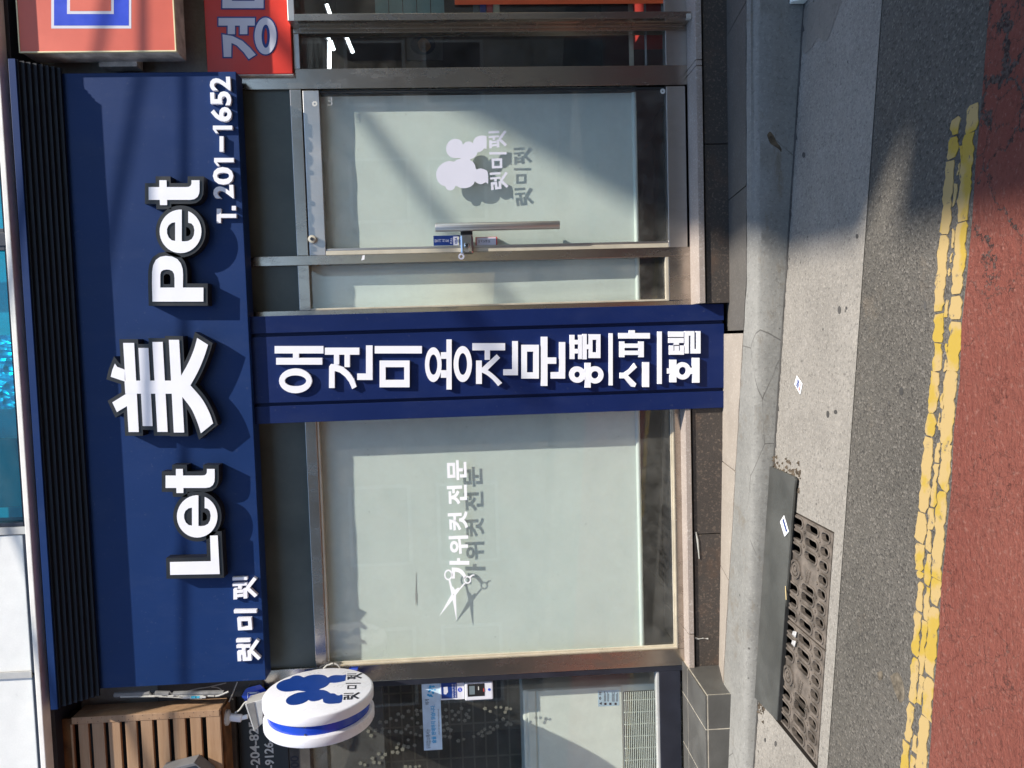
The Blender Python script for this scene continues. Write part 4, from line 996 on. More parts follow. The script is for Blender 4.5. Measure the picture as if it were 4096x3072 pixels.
for kind, q in (('pet', ((1920, 1195), (1918, 1055), (2058, 1048), (2064, 1178))), ('mi', ((1930, 1356), (1924, 1222), (2064, 1222), (2064, 1350))), ('ret', ((1938, 1530), (1928, 1388), (2068, 1380), (2076, 1512)))):
    syllable(kind, [(1000+a*.4973, b*.4973) for a, b in q], ptd, dec, .145).build('door_letter', 'decal_dim', dr)
c = onY(2794-0, 421-0, YD); 
MB().slab([ellipse(2651, 365, 10.5, 11, 16), ellipse(2651, 365, 3, 3, 8)], lambda x, y: onY(x, y, .003), lambda x, y: onY(x, y, .0045)).build('sticker', 'decal_grey', dr)
MB().slab([ellipse(1259, 415, 11, 11, 16), ellipse(1259, 415, 4, 4, 8)], lambda x, y: onY(x, y, .003), lambda x, y: onY(x, y, .0045)).build('sticker', 'decal_grey', dr)
m = MB()
for k, (x0, x1, y0, y1) in enumerate(((1312, 1326, 388, 390), (1310, 1324, 394, 396), (1312, 1326, 400, 402), (1312, 1328, 406, 408), (1310, 1326, 419, 421), (1324, 1328, 388, 420))):
    m.box(wx(x0, y1, YD), wx(x0, y0, YD), YD-.0005, YD, wz(x1, y0, YD), wz(x0, y0, YD))
m.build('maker_mark', 'decal_grey', dr)
MB().box(XS1+.02, XDR-.02, .30, .55, ZR-.0, zb1-.06).build('inner_step', 'granite_dark', bd)

# ================================================================== RIGHT-HAND SHOP
rs = thing('neighbour_shopfront', 'stainless steel shopfront of the dark eatery with lit tube lights inside', 'shopfront frame', (1.75, 0, ZR))
XM0, XM1 = wx(1950, 78, -.1), wx(1950, 50, -.1)
ZM0, ZM1 = wz(2765, 60, -.1), wz(1175, 60, -.1)
XR9 = 4.0
R = lambda n, *a, mat='steel', bev=.003: MB().box(*a).build(n, mat, rs, bev)
R('mullion', XM0, XM1, -.1, .06, ZM0, ZM1)
xq = wx(1950, 129, 0)
R('jamb', xq, XM0, -.004, .06, ZR, wz(1170, 120, 0)); R('jamb_lip', xq+.012, XM0, -.026, -.004, ZR+.03, wz(1170, 120, 0)-.04)
zr1, zr0 = wz(2662, 190, 0), ZR
R('bottom_rail', XP1b, xq, .001, .06, zr0, zr1, mat='steel_light'); R('bottom_rail', XM1, XR9, .001, .06, zr0, wz(2655, 20, 0), mat='steel_light')
R('head_rail', XP1b, xq, -.002, .06, wz(1198, 190, 0), wz(1166, 190, 0), mat='steel_light')
R('head_rail', XM0, XR9, -.101, .06, wz(1177, 30, -.1), wz(1149, 30, -.1), mat='steel_light')
R('glass_pane', XP1b, xq, .030, .038, zr1, wz(1198, 190, 0), mat='glass_dark', bev=0)
R('glass_pane', XM1, XR9, .030, .038, wz(2655, 20, 0), wz(1198, 190, 0), mat='glass_dark', bev=0)
m = MB(); m.box(XM0-.004, XM0+.022, -.106, -.08, ZM0-.0, ZM0+.026); m.build('foot_bracket', 'box_edge', rs, .002)
ob = thing('orange_banner', 'plain orange banner stuck on the eatery glass beyond the mullion', 'banner', (2.0, .02, .3))
MB().box(wx(2200, 17, .018), XR9, .016, .0175, wz(2661, 10, .018), wz(1819, 10, .018)).build('sheet', 'orange_banner', ob)
# red sign with white letters
YRS = -.03
rd_ = thing('red_sign', 'red sign board with large white Korean letters outlined in navy', 'sign', (1.9, YRS, 2.4))
xr0 = wx(1000, 296, YRS)
MB().box(xr0, XR9, YRS, -.005, wz(1164, 150, YRS), wz(820, 100, YRS)).build('board', 'red_face', rd_, .003)
MB().box(xr0-.006, xr0+.001, YRS+.004, .0, wz(1166, 150, YRS), wz(820, 100, YRS)).build('edge_trim', 'box_edge', rd_)
shapes = [[[(1790, 277), (1870, 290), (1950, 330), (2010, 385), (2058, 440), (2002, 476), (1960, 420), (1905, 365), (1862, 345), (1860, 458), (1800, 458)]],
          [[(1758, 145), (2050, 145), (2050, 206), (1758, 206)]], [[(1832, 200), (1890, 200), (1890, 275), (1832, 275)]], [[(1930, 200), (1990, 200), (1990, 275), (1930, 275)]],
          [ellipse(2136, 290, 88, 148, 32), ellipse(2138, 292, 34, 94, 28)],
          [[(1790, -190), (2120, -190), (2120, 66), (1790, 66)], [(1865, -120), (2048, -120), (2048, 8), (1865, 8)]]]
g = Glyph(lambda x, y: onY(x, y, YRS), (0, -.0012, 0), 0, 0, .4973)
for L in shapes: g.loops([offset_poly(L[0], 11)]+[offset_poly(h, -11) for h in L[1:]])
g.build('letter_outline', 'decal_navy', rd_)
g = Glyph(lambda x, y: onY(x, y, YRS-.003), (0, -.0006, 0), 0, 0, .4973)
for L in shapes: g.loops(L)
g.build('lettering', 'decal_dim', rd_)
# orange light box
YO = -.215
bx = thing('light_box_sign', 'orange red light box sign with blue and white lettering above the red board', 'sign', (1.9, YO, 2.8))
xo = wx(400, 209, YO); zo0, zo1 = wz(703, 150, YO), wz(76, 190, YO)
MB().box(xo+.004, XR9, YO+.006, -.065, zo0+.004, zo1-.004).build('housing', 'box_edge', bx, .004)
MB().box(xo+.006, XR9, YO, YO+.006, zo0+.006, zo1-.006).build('face', 'orange_face', bx)
m = MB(); m.box(xo, xo+.006, YO-.003, YO+.012, zo0, zo1); m.box(xo+.006, XR9, YO-.003, YO+.012, zo0, zo0+.006); m.box(xo+.006, XR9, YO-.003, YO+.012, zo1-.006, zo1)
m.build('trim', 'gold_trim', bx)
for i, (x0, x1, y1, mt, y0) in enumerate(((205, 525, 114, 'decal_dim', -190), (216, 515, 102, 'royal', -180), (268, 455, 56, 'decal_dim', -130), (280, 444, 44, 'orange_face', -118))):
    q = .0006*(i+1)
    MB().slab([offset_poly([(x0, y0), (x1, y0), (x1, y1), (x0, y1)], -.01)], lambda x, y: onY(x, y, YO-q), lambda x, y: onY(x, y, YO)).build('lettering', mt, bx)
m = MB(); m.box(xo-.02, xo+.12, -.075, .0, wz(540, 250, -.1), wz(385, 250, -.1)); m.build('wall_bracket', 'box_edge', bx, .003)
# things seen through the right-hand glass
def tubelamp(px, Y, label, r=.013):
    P = [onY(*q, Y) for q in px]; t = thing('tube_lamp', label, 'tube light', tuple(P[0]), 'lit tube lights in the eatery')
    MB().tube(P, r, 8).build('tube', 'tube', t); d = np.array([0, 0, .018])
    MB().tube([P[0]+d, P[1]+d], r*.9, 4).build('fitting', 'white_plastic', t)
for px, Y, lab in ((((1319, 165), (1318, 279)), 2.0, 'long level lit tube light, the longest one in the eatery'), (((1336, 200), (1323, 164)), 2.2, 'short slanted lit tube light crossing close beside the longest tube'),
                   (((1318, 157), (1300, 136)), 2.3, 'short slanted lit tube by the mullion, in line with the longest tube'), (((1397, 174), (1380, 134)), 1.8, 'slanted lit tube nearer the mullion, of the pair hanging apart'), (((1412, 210), (1398, 178)), 1.8, 'slanted lit tube farther from the mullion, of the pair hanging apart'), (((1321, 58), (1307, 18)), 2.0, 'lit tube light seen beyond the mullion, near the teal shelf')):
    tubelamp(px, Y, lab)
m = MB(); m.box(1.47, 5.4, 3.2, 3.3, .1, 2.62); m.build('eatery_back_wall', 'interior_dark', bd)
m = MB(); m.box(1.47, 5.4, .4, 3.2, 2.58, 2.60); m.build('eatery_ceiling', 'interior', bd)
pz = thing('food_poster', 'dark poster with a round brown dish hanging inside the eatery', 'poster', tuple(onY(1767, 190, .9)))
MB().box(wx(1700, 240, .9), wx(1700, 118, .9), .9, .91, wz(1770, 190, .9), wz(1627, 190, .9)).build('sheet', 'poster', pz)
MB().slab([ellipse(1692, 178, 50, 42, 24)], lambda x, y: onY(x, y, .896), lambda x, y: onY(x, y, .9)).build('bowl', 'decal_ink', pz)
MB().slab([arcpts((1670, 170), (1690, 150), (1715, 165), (1722, 190), (1700, 210), (1680, 200), (1670, 170), n=4)[:-1]], lambda x, y: onY(x, y, .893), lambda x, y: onY(x, y, .896)).build('dish', 'food', pz)
sh = thing('teal_shelf', 'pale teal shelf stack behind the eatery glass beyond the mullion', 'shelf', tuple(onY(1780, 20, .5)))
for i in range(5):
    a = 1500+i*56; MB().box(wx(a, 55, .5), XR9-.3, .5, .52, wz(a+52, 20, .5), wz(a, 20, .5)).build('shelf_panel', 'teal_shelf', sh)
for i, (mt, lab) in enumerate((('panel_green', 'green spined carton on the eatery shelf'), ('decal_navy', 'navy spined carton on the eatery shelf'), ('red_ink', 'red spined carton on the eatery shelf'), ('gold_trim', 'yellow spined carton on the eatery shelf'))):
    a = 1893+i*27; o = MB().box(wx(a, 49, .45), wx(a, 10, .45), .45, .55, wz(a+24, 30, .45), wz(a, 30, .45)).build('carton', mt, None, .004); tag(o, lab, 'carton')
for x0, x1, mt, lab in ((2517, 2534, 'alu_cream', 'cream painted level rail inside the eatery window'), (2580, 2587, 'grey_plastic', 'thin grey level rail inside the eatery window')):
    o = MB().box(XP1b+.02, XR9-.2, .12, .14, wz(x1, 150, .12), wz(x0, 150, .12)).build('window_rail', mt, None, .003); tag(o, lab, 'rail')
o = MB().box(wx(2590, 100, .5), XR9-.3, .5, .9, .12, wz(2580, 80, .5)).build('red_crate', 'red_ink', None, .01); tag(o, 'red crate on the eatery floor behind the mullion', 'crate')

# ================================================================== LEFT-HAND SHOP
nw = thing('neighbour_window', 'dark framed window of the neighbouring shop with pale blossom stickers', 'window', (-2.3, 0, ZL))
N = lambda n, *a, mat='frame_dark', bev=.003: MB().box(*a).build(n, mat, nw, bev)
XN = XP4a-.001; xs0 = wx(2000, 2721, .004); ztp = wz(1232, 2850, 0)
N('stile', xs0, XN, .004, .08, ZL-.02, ztp)
zb_ = wz(2640, 2850, .004); zbb = wz(2724, 2850, .004)
N('bottom_rail', -7, xs0, .004, .08, zbb, zb_)
MB().box(-7, xs0, .012, .07, zb_, wz(2629, 2850, .012)).build('glazing_bead', 'grey_plastic', nw, .002)
N('glass_pane', -7, xs0, .044, .050, wz(2629, 2850, .012), ztp, mat='glass_dark', bev=0)
N('phone_panel', -7, xs0+.02, .0, .03, wz(1149, 2900, 0), wz(955, 2900, 0), mat='letter_black')
N('grey_strip', -7, xs0+.0, .004, .03, ztp, wz(1149, 2900, 0)-.001, mat='wall_dark')
tpx('-204-825', 999, 1037, 3076, 2886, 0, .0015, 'decal_grey', nw, 'lettering', .02)
tpx('-9126-', 1058, 1095, 3074, 2955, 0, .0015, 'decal_grey', nw, 'lettering', .02)
tpx('00', 1161, 1196, 3072, 3023, .004, .001, 'decal_ink', nw, 'lettering', .02)
FL4 = [(130, 785), (40, 870), (255, 775), (325, 780), (265, 835), (185, 895), (270, 965), (120, 1010), (90, 1060), (20, 1110), (165, 1115), (240, 1140), (310, 1160), (330, 1030), (125, 1225), (60, 1320), (125, 1335), (225, 1310), (40, 1370), (85, 1640), (155, 1640), (240, 1640), (300, 1630), (705, 765), (640, 870), (715, 870), (800, 785), (850, 845), (810, 910), (905, 920), (995, 930), (945, 740), (900, 800), (1060, 770), (1020, 835), (1055, 880), (715, 980), (650, 1000), (670, 1080), (735, 1050), (780, 1075), (640, 1170), (690, 1170), (765, 1180), (1305, 745), (1385, 790), (1475, 725), (1550, 725), (1640, 745), (1700, 750), (1615, 800), (1485, 920), (1585, 910), (1660, 960), (1700, 985), (1630, 995), (1385, 1030), (1495, 1020), (1435, 1060), (1300, 1060), (1385, 1110), (1350, 1120), (1255, 1100), (1205, 1130), (1265, 1165), (1135, 1175), (980, 1215), (895, 1240)]
FL3 = [(2085, 830), (1970, 900), (2055, 925), (1805, 955), (1900, 950), (1845, 1060), (1740, 1080), (1625, 1095), (1950, 1100), (2050, 1095), (1670, 1160), (1835, 1115), (2090, 1285), (2065, 1345), (2000, 1415), (2075, 1420), (1785, 1440), (1885, 1450), (1690, 1510), (1840, 1500), (1710, 1570), (1795, 1580), (1505, 1585), (1570, 1610)]
rf = random.Random(5); fm = MB()
outl = []
for k in range(40):
    a = 2*math.pi*k/40; pet = abs(math.cos(a*2.5)); rr_ = .0112*(.42+.60*pet**.5-.08*(pet > .975)); outl.append((rr_*math.cos(a), rr_*math.sin(a)))
fm.slab([outl, ellipse(0, 0, .0016, .0016, 8)], lambda x, y: (x, -.0006, y), lambda x, y: (x, 0, y))
proto = None
for (a, b), (ox, oy) in [(q, (1600, 2640)) for q in FL4]+[(q, (1050, 2640)) for q in FL3]:
    P = onY(ox+a*.2604, oy+b*.2604, .0435)
    if proto is None: proto = fm.build('blossom_decal', 'blossom', nw); o = proto
    else: o = proto.copy(); COL.objects.link(o); o.parent = nw
    o.location = Vector(P)-Vector(nw.location); o.rotation_euler = (0, rf.uniform(0, 6.3), 0); s = rf.uniform(.8, 1.12); o.scale = (s, 1, s)
proto.data.transform(Matrix.Translation(Vector(nw.location)))
# air conditioner behind the glass
YA = .15
ac = thing('air_conditioner', 'white floor standing air conditioner behind the blossom stickered glass', 'air conditioner', (-2.4, YA, .1))
xa = wx(2250, 2754, YA); za1 = wz(2093, 2850, YA); za0 = wz(2632, 2850, YA)
zg1, zg0 = wz(2497, 2900, YA), .13; xg = wx(2560, 2764, YA)
m = MB(); m.box(-3.1, xa, YA+.004, YA+.34, .1, za1); m.build('body', 'cream_plastic', ac, .012)
m = MB(); m.box(-3.1, xa-.004, YA-.004, YA+.003, zg1+.012, wz(2150, 2850, YA)); m.build('front_panel', 'cream_plastic', ac, .003)
m = MB(); m.box(-3.1, xa-.004, YA-.003, YA+.003, wz(2143, 2850, YA), wz(2112, 2850, YA)); m.build('top_band', 'cream_plastic', ac, .003)
m = MB(); m.box(-3.08, xg, YA+.001, YA+.003, zg0, zg1); m.build('grille_back', 'rubber', ac)
z = zg1-.004; k = 0
while z > zg0+.02:
    MB().box(-3.08, xg, YA-.008, YA-.003, z-.0038, z).build('grille_slat', 'cream_plastic', ac); z -= .0112; k += 1
for i in range(7):
    y = 2798+i*48; X = wx(2560, y, YA); MB().box(X-.002, X+.002, YA-.003, YA+.001, zg0, zg1).build('grille_divider', 'cream_plastic', ac)
lb = sticker(2392, 2476, 2761, 2824, 'pale_blue', YA-.0042, ac, 'caution_label')
tpx('주 의', 2396, 2407, 2800, 2768, YA-.005, .0004, 'decal_ink', lb, 'lettering', .02)
m = MB(); T = lambda x, y: onY(x, y, YA-.0054)
m.add([T(2397, 2814), T(2407, 2820), T(2407, 2808)], [(0, 1, 2)])
for i, x in enumerate((2417, 2421, 2430, 2434, 2448, 2452, 2456, 2465, 2469)):
    m.add([T(x, 2806), T(x, 2766+(i*7) % 13), T(x+1.8, 2766+(i*7) % 13), T(x+1.8, 2806)], [(0, 1, 2, 3)])
for x in (2417, 2437, 2458): m.add([T(x, 2820), T(x, 2811), T(x+9, 2811), T(x+9, 2820)], [(0, 1, 2, 3)])
m.build('lettering', 'decal_ink', lb)
b_ = NB('gridded_reflection'); wv_ = b_.n('ShaderNodeTexBrick'); wv_.offset = 0; wv_.inputs['Scale'].default_value = 1  # grid pattern paints the reflection in the dark glass
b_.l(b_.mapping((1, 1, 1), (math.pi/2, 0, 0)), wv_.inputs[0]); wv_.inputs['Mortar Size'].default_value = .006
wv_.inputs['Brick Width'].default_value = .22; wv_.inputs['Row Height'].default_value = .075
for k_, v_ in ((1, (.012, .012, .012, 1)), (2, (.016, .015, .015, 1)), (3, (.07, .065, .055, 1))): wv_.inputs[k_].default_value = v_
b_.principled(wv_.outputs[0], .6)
MB().box(-7, XSL-.03, .55, .57, .1, 2.62).build('reflection_screen', b_.m, bd)  # dark screen added behind the glass to carry the painted reflection
# access reader and notice strip on the glass
YW = .0438
ar = thing('access_reader', 'white key card reader with dark screen on the dark window, below a blue sign plate', 'card reader', tuple(onY(1915, 2758, YW)))
rx0, rx1 = wx(1915, 2794, YW), wx(1915, 2722, YW); rz1, rz0 = wz(1859, 2758, YW), wz(1972, 2758, YW)
hb = MB().box(rx0, rx1, YW-.022, YW, rz0, rz1).build('housing', 'white_plastic', ar, .009, False, 3)
ys = YW-.0225
sticker(1870, 1938, 2735, 2785, 'letter_black', ys, hb, 'screen', .001)
lc = sticker(1877, 1899, 2744, 2778, 'lcd', ys-.001, hb, 'display', .0004)
sticker(1933, 1936.5, 2753, 2766, 'red_ink', ys-.001, hb, 'red_button', .002); sticker(1912, 1916, 2746, 2760, 'decal_grey', ys-.001, hb, 'button', .001)
MB().slab([ellipse(1957, 2758, 5.2, 5.2, 16)], lambda x, y: onY(x, y, ys-.001), lambda x, y: onY(x, y, ys)).build('logo_dot', 'royal', hb)
sp = thing('security_sign', 'small blue and white security plate above the card reader', 'sign', tuple(onY(1858, 2760, YW)))
sticker(1762, 1857, 2730, 2796, 'white_plastic', YW, sp, 'plate', .008)
q = YW-.008
sticker(1765, 1828, 2731, 2793, 'decal_navy', q, sp, 'blue_field', .0006)
tpx('방제시스템 작동중', 1808, 1814, 2790, 2735, q-.0006, .0003, 'decal_dim', sp, 'lettering', .01)
tpx('해제 후 출입하세요', 1819, 1825, 2790, 2735, q-.0006, .0003, 'decal_dim', sp, 'lettering', .01)
MB().slab([[(1774, 2748), (1790, 2746), (1792, 2768), (1784, 2778), (1775, 2776)]], lambda x, y: onY(x, y, q-.0012), lambda x, y: onY(x, y, q-.0004)).build('card_symbol', 'decal_dim', sp)
MB().slab([ellipse(1840, 2759, 9, 9.5, 8, .39)], lambda x, y: onY(x, y, q-.0006), lambda x, y: onY(x, y, q)).build('emblem', 'royal', sp)
tpx('ADT', 1837, 1844, 2765, 2753, q-.0007, .0003, 'decal_dim', sp, 'lettering', .02)
ns = thing('notice_strip', 'pale blue printed notice strip on the dark glass beside the card reader', 'notice', tuple(onY(1730, 2865, YW)))
sticker(1691, 1765, 2733, 3000, 'pale_blue', YW, ns, 'sheet', .001); q = YW-.0011
tpx('우리업소에서는', 1704, 1722, 2995, 2916, q, .0003, 'decal_ink', ns, 'lettering', .0)
tpx('에게', 1700, 1717, 2819, 2797, q, .0003, 'decal_ink', ns, 'lettering', .0)
tpx('술을 판매하지 않습니다.', 1724, 1743, 2973, 2819, q, .0003, 'sky_blue_ink', ns, 'lettering', .03)
tpx('(사)한국외식업중앙회 부산광역시지회', 1752, 1759, 2940, 2836, q, .0003, 'decal_ink', ns, 'lettering', .0)
m = MB(); r = random.Random(3)
for cx, cy in ((1724, 2760), (1712, 2770)):
    for k in range(7):
        a, b = cx+r.uniform(-12, 20), cy+r.uniform(-16, 16); m.slab([ellipse(a, b, r.uniform(3, 7), r.uniform(2, 5), 10)], lambda x, y: onY(x, y, q-.0003-.00005*k), lambda x, y: onY(x, y, q))
m.build('bottle_print', 'sky_blue_ink', ns)
# tiled step
zs = float(onY(2728, 2658, 0)[2]); Ysf = float(onZ(2820.5, 2783.5, zs)[1]); xsr = float(onZ(2820.5, 2783.5, zs)[0])
ts = thing('tiled_step', 'charcoal tiled step with sandy grout below the blossom stickered window', 'step', (-2.4, 0, -.1))
MB().box(-6, xsr-.0015, Ysf+.0015, .004, -.3, zs-.0015).build('step_core', 'grout', ts)
gp = .006; jx = [xsr, wx(2728, 2765, 0), wx(2728, 2964, 0)]
jx += [jx[-1]-.27*(i+1) for i in range(6)]
yb = float(onZ(2750, 2679, zs)[1]); yb = max(-.10, min(-.03, yb))
for a, b in zip(jx[1:], jx):
    b2 = b-gp if b != xsr else b
    MB().box(a+gp*0, b2, Ysf, yb-gp, zs-.008, zs).build('tile', 'tile_dark', ts, .0015); MB().box(a, b2, yb, .0, zs-.008, zs).build('tile', 'tile_dark', ts, .0015)
    MB().box(a, b2, Ysf, Ysf+.008, -.06, zs-.009-gp).build('tile', 'tile_dark', ts, .0015)
MB().box(xsr-.009, xsr+.0, Ysf+.008+gp, -.02, -.06, zs-.009-gp).build('tile', 'tile_dark', ts, .0015)

# timber fascia
YT = -.163
tf = thing('timber_fascia', 'brown slatted timber fascia box above the blossom stickered window', 'timber fascia', (-2.6, 0, 2.5))
xt0, xt1 = wx(800, 2870, YT), wx(800, 2843, YT); ztt, ztb = wz(283, 2840, YT), wz(877, 2856, YT)
MB().box(xt0, xt1, YT, YT+.022, ztb, ztt).build('corner_board', 'wood', tf, .003)
MB().box(xt1-.022, xt1-.0005, YT+.0225, YT+.075, ztb, ztt).build('side_board', 'wood', tf, .003); MB().box(xt1-.022, xt1-.001, YT+.077, -.02, ztb, ztt).build('side_board', 'wood', tf, .003)
for a, b in ((285.6, 294.6), (317, 357), (372.6, 420), (438, 484.5), (505, 550), (568, 614), (633, 678), (697, 745), (765.5, 809), (830, 886)):
    MB().box(-6, xt0-.001, YT+.003, YT+.024, wz(b, 3000, YT), wz(a, 3000, YT)).build('plank', 'wood', tf, .002)
MB().box(-6, xt1-.024, -.075, -.022, ztb, ztt+.06).build('backing', 'dark', tf)
MB().box(-6, xt1-.01, YT+.03, -.0, ztb-.012, ztb-.001).build('soffit', 'rust', tf)
MB().box(-6, xt1-.012, YT+.012, YT+.03, wz(283, 2840, YT), Zl0-.02).build('top_board', 'rust', tf)
m = MB()
for i in range(14):
    for o_ in (.25, .75):
        X = xt0+(xt1-xt0)*o_; Z = ztt-.03-(ztt-ztb)*i/14.5-(.02 if o_ > .5 else 0); m.slab([ellipse(X, Z, .0022, .0022, 6)], lambda x, y: (x, YT-.0005, y), lambda x, y: (x, YT+.001, y))
m.build('nail_heads', 'rubber', tf)
bx2 = thing('grey_wall_box', 'grey metal box fixed on the timber slats near the floodlight', 'box', tuple(onY(790, 3060, YT)))
MB().slab([[(776, 3051), (640, 3085), (640, 3260), (840, 3260), (840, 3100)]], lambda x, y: onY(x, y, YT-.085), lambda x, y: onY(x, y, YT-.085)+np.array([0, .084, 0])).build('housing', 'box_grey', bx2, .003)
MB().slab([[(782, 3062), (660, 3092), (660, 3240), (832, 3240), (832, 3110)]], lambda x, y: onY(x, y, YT-.0862), lambda x, y: onY(x, y, YT-.084)).build('face', 'frame_dark', bx2)

# round projecting sign
XRS, YRC, ZRC, RR = -1.765, -.305, 2.277, .277
rsn = thing('round_sign', 'round white projecting sign with navy poodle and a blue middle band', 'sign', (XRS-.08, YRC, ZRC-RR))
def lathe_x(prof, n=64):
    m = MB(); vs = []; fs = []
    for (x, r) in prof:
        for k in range(n): a = 2*math.pi*k/n; vs.append((x, YRC+r*math.cos(a), ZRC+r*math.sin(a)))
    for i in range(len(prof)-1):
        for k in range(n): fs.append((i*n+k, i*n+(k+1) % n, (i+1)*n+(k+1) % n, (i+1)*n+k))
    fs.append(tuple(range(n))); fs.append(tuple(range((len(prof)-1)*n, len(prof)*n)))
    return m.add(vs, fs)
for x in (XRS, XRS-.105):
    lathe_x([(x, RR-.012), (x-.003, RR-.004), (x-.009, RR), (x-.047, RR), (x-.052, RR-.003), (x-.054, RR-.008)]).build('white_drum', 'white_plastic', rsn, 0, True)
lathe_x([(XRS-.053, RR-.022), (XRS-.106, RR-.022)]).build('blue_band', 'blue_gloss', rsn, 0, True)
ptx = lambda x, y: onX(x, y, XRS)
PD = [(1285, 225), (1230, 235), (1130, 232), (1050, 245), (1002, 272), (960, 240), (880, 225), (780, 228), (690, 245), (632, 268), (580, 245), (520, 238), (460, 255), (420, 285), (330, 310), (250, 350), (212, 400), (225, 440), (270, 470), (340, 487), (430, 485), (540, 470), (600, 478), (668, 487), (560, 500), (470, 530), (390, 575), (358, 625), (375, 665), (430, 692), (520, 690), (610, 670), (680, 635), (706, 614), (740, 632), (800, 635), (870, 620), (925, 598), (930, 640), (970, 665), (1040, 675), (1130, 668), (1215, 648), (1228, 535), (1180, 545), (1140, 540), (1110, 518), (1070, 512), (1045, 515), (1000, 485), (940, 462), (865, 455), (940, 425), (1000, 390), (1037, 350), (1100, 352), (1190, 340), (1272, 318)]
g = Glyph(ptx, (.0008, 0, 0), 1050, 2640, .2604); g.loops([arcpts(*PD, n=2)]); g.build('poodle_emblem', 'decal_navy', rsn)
for kind, q in (('pet', ((1295, 303), (1302, 208), (1528, 204), (1522, 285))), ('mi', ((1272, 450), (1280, 350), (1510, 348), (1500, 442))), ('ret', ((1238, 615), (1250, 508), (1492, 498), (1478, 600)))):
    syllable(kind, [(1050+a*.2604, 2640+b*.2604) for a, b in q], ptx, (.0008, 0, 0), .12).build('sign_letter', 'decal_ink', rsn)
for a in (rad(190), rad(197)):
    pass
m = MB()
for ang in (188, 172):
    a = rad(ang); 
for x in (XRS-.060, XRS-.099):
    c = np.array([x, YRC-(RR-.022), ZRC+.02]); m.tube([c, c+np.array([0, -.004, 0])], .0045, 8)
m.build('band_screws', 'chrome', rsn)
for xt, xb in ((1215, 1250), (1394, 1431)):
    z1, z0 = wz(xt, 2668, -.02), wz(xb, 2668, -.02)
    MB().box(XRS-.10, XRS-.02, -.042, -.0005, z0, z1).build('bracket', 'blue_gloss', rsn, .003)
# floodlight
fl = thing('floodlight', 'silver finned floodlight hanging on a white swivel mount under the timber fascia', 'floodlight', tuple(onY(900, 2870, -.09)))
zm = ztb-.012; YFq = -.09
c = np.array([wx(901, 2870, YFq), YFq, zm])
m = MB(); m.tube([c, c+np.array([0, 0, -.012]), c+np.array([0, 0, -.022])], [.042, .040, .022], 24); m.build('mount_plate', 'grey_plastic', fl, 0, True)
e = onY(966, 2873, YFq); m = MB(); m.tube([c+np.array([0, 0, -.02]), np.array([e[0], YFq, e[2]])], .0205, 18); m.build('mount_tube', 'white_plastic', fl, .002, True)
e2 = onY(990, 2866, YFq); m = MB(); m.tube([e+np.array([0, 0, .012]), e2], .012, 12); m.build('swivel', 'white_plastic', fl, 0, True)
qd = [(979, 2817), (1015, 2926), (1052, 2893), (1054, 2796)]
MB().slab([qd], lambda x, y: onY(x, y, -.16), lambda x, y: onY(x, y, -.16)+np.array([0, .10, 0])).build('lamp_body', 'lamp_grey', fl, .004)
m = MB()
for i in range(6):
    t = .08+i*.07; A = np.array(qd[0])*(1-t)+np.array(qd[3])*t; B = np.array(qd[1])*(1-t)+np.array(qd[2])*t; d = (np.array(qd[3])-np.array(qd[0]))*.02
    m.slab([[tuple(A), tuple(B), tuple(B+d), tuple(A+d)]], lambda x, y: onY(x, y, -.165), lambda x, y: onY(x, y, -.158))
m.build('fins', 'lamp_grey', fl)
k8 = lambda L, Y: [onY(600+a*.2363, 2680+b*.2363, Y) for a, b in L]
o = MB().tube(k8(arcpts((1690, 555), (1655, 530), (1600, 560), (1550, 630), (1500, 690), (1440, 720), n=4), -.10), .0045, 8).build('white_cord', 'cable_white', fl, 0, True)
# pipes and cables beside the fascia sign
def cable(L, Y, r, mat, name, label, cat, grp=None):
    o = MB().tube(k8(arcpts(*L, n=5), Y), r, 8).build(name, mat, None, 0, True); return tag(o, label, cat, grp)
pp = cable([(-600, 420), (0, 395), (400, 400), (750, 392), (1250, 385)], -.115, .0135, 'pipe_grey', 'lagged_pipe', 'grey lagged pipe running down beside the timber fascia', 'pipe')
cable([(-500, 455), (0, 440), (500, 440), (980, 438), (1130, 440), (1250, 400), (1330, 365)], -.125, .005, 'cable_white', 'white_cable', 'thin white cable following the lagged pipe', 'cable')
cable([(-200, 455), (150, 452), (500, 470), (640, 485), (880, 480)], -.13, .003, 'cable_white', 'white_cable', 'thin white cable looping over the timber edge', 'cable')
cable([(560, 378), (800, 315), (1000, 285), (1290, 215)], -.02, .003, 'cable_white', 'white_cable', 'thin white cable crossing from pipe to fascia sign', 'cable')
cable([(1040, 288), (1150, 300), (1220, 350), (1255, 400)], -.022, .003, 'cable_white', 'white_cable', 'short curled white cable beside the pipe end', 'cable')
cable([(1480, 200), (1435, 310), (1400, 400), (1335, 545)], -.05, .003, 'cable_white', 'white_cable', 'tied white cable hanging by the blue number plate', 'cable')
cable([(1690, 190), (1680, 245), (1640, 300), (1560, 345), (1430, 355)], -.04, .003, 'cable_black', 'black_cable', 'thin dark cable drooping from the fascia sign corner', 'cable')
cn_ = thing('cable_connector', 'small cable joint wrapped with blue tape on the pipe', 'cable joint', tuple(k8([(780, 460)], -.13)[0]))
MB().tube(k8([(560, 465), (700, 463)], -.13), .005, 8).build('sleeve', 'grey_plastic', cn_); MB().tube(k8([(700, 462), (775, 460)], -.13), .0068, 8).build('tape_band', 'blue_tape', cn_); MB().tube(k8([(790, 460), (845, 460)], -.13), .006, 8).build('tape_band', 'blue_tape', cn_); MB().tube(k8([(845, 460), (945, 460)], -.13), .0055, 8).build('sleeve', 'grey_plastic', cn_)
npx = thing('number_plate', 'blue house number plate with white digits behind the floodlight', 'number plate', tuple(onY(1010, 2770, -.03)))
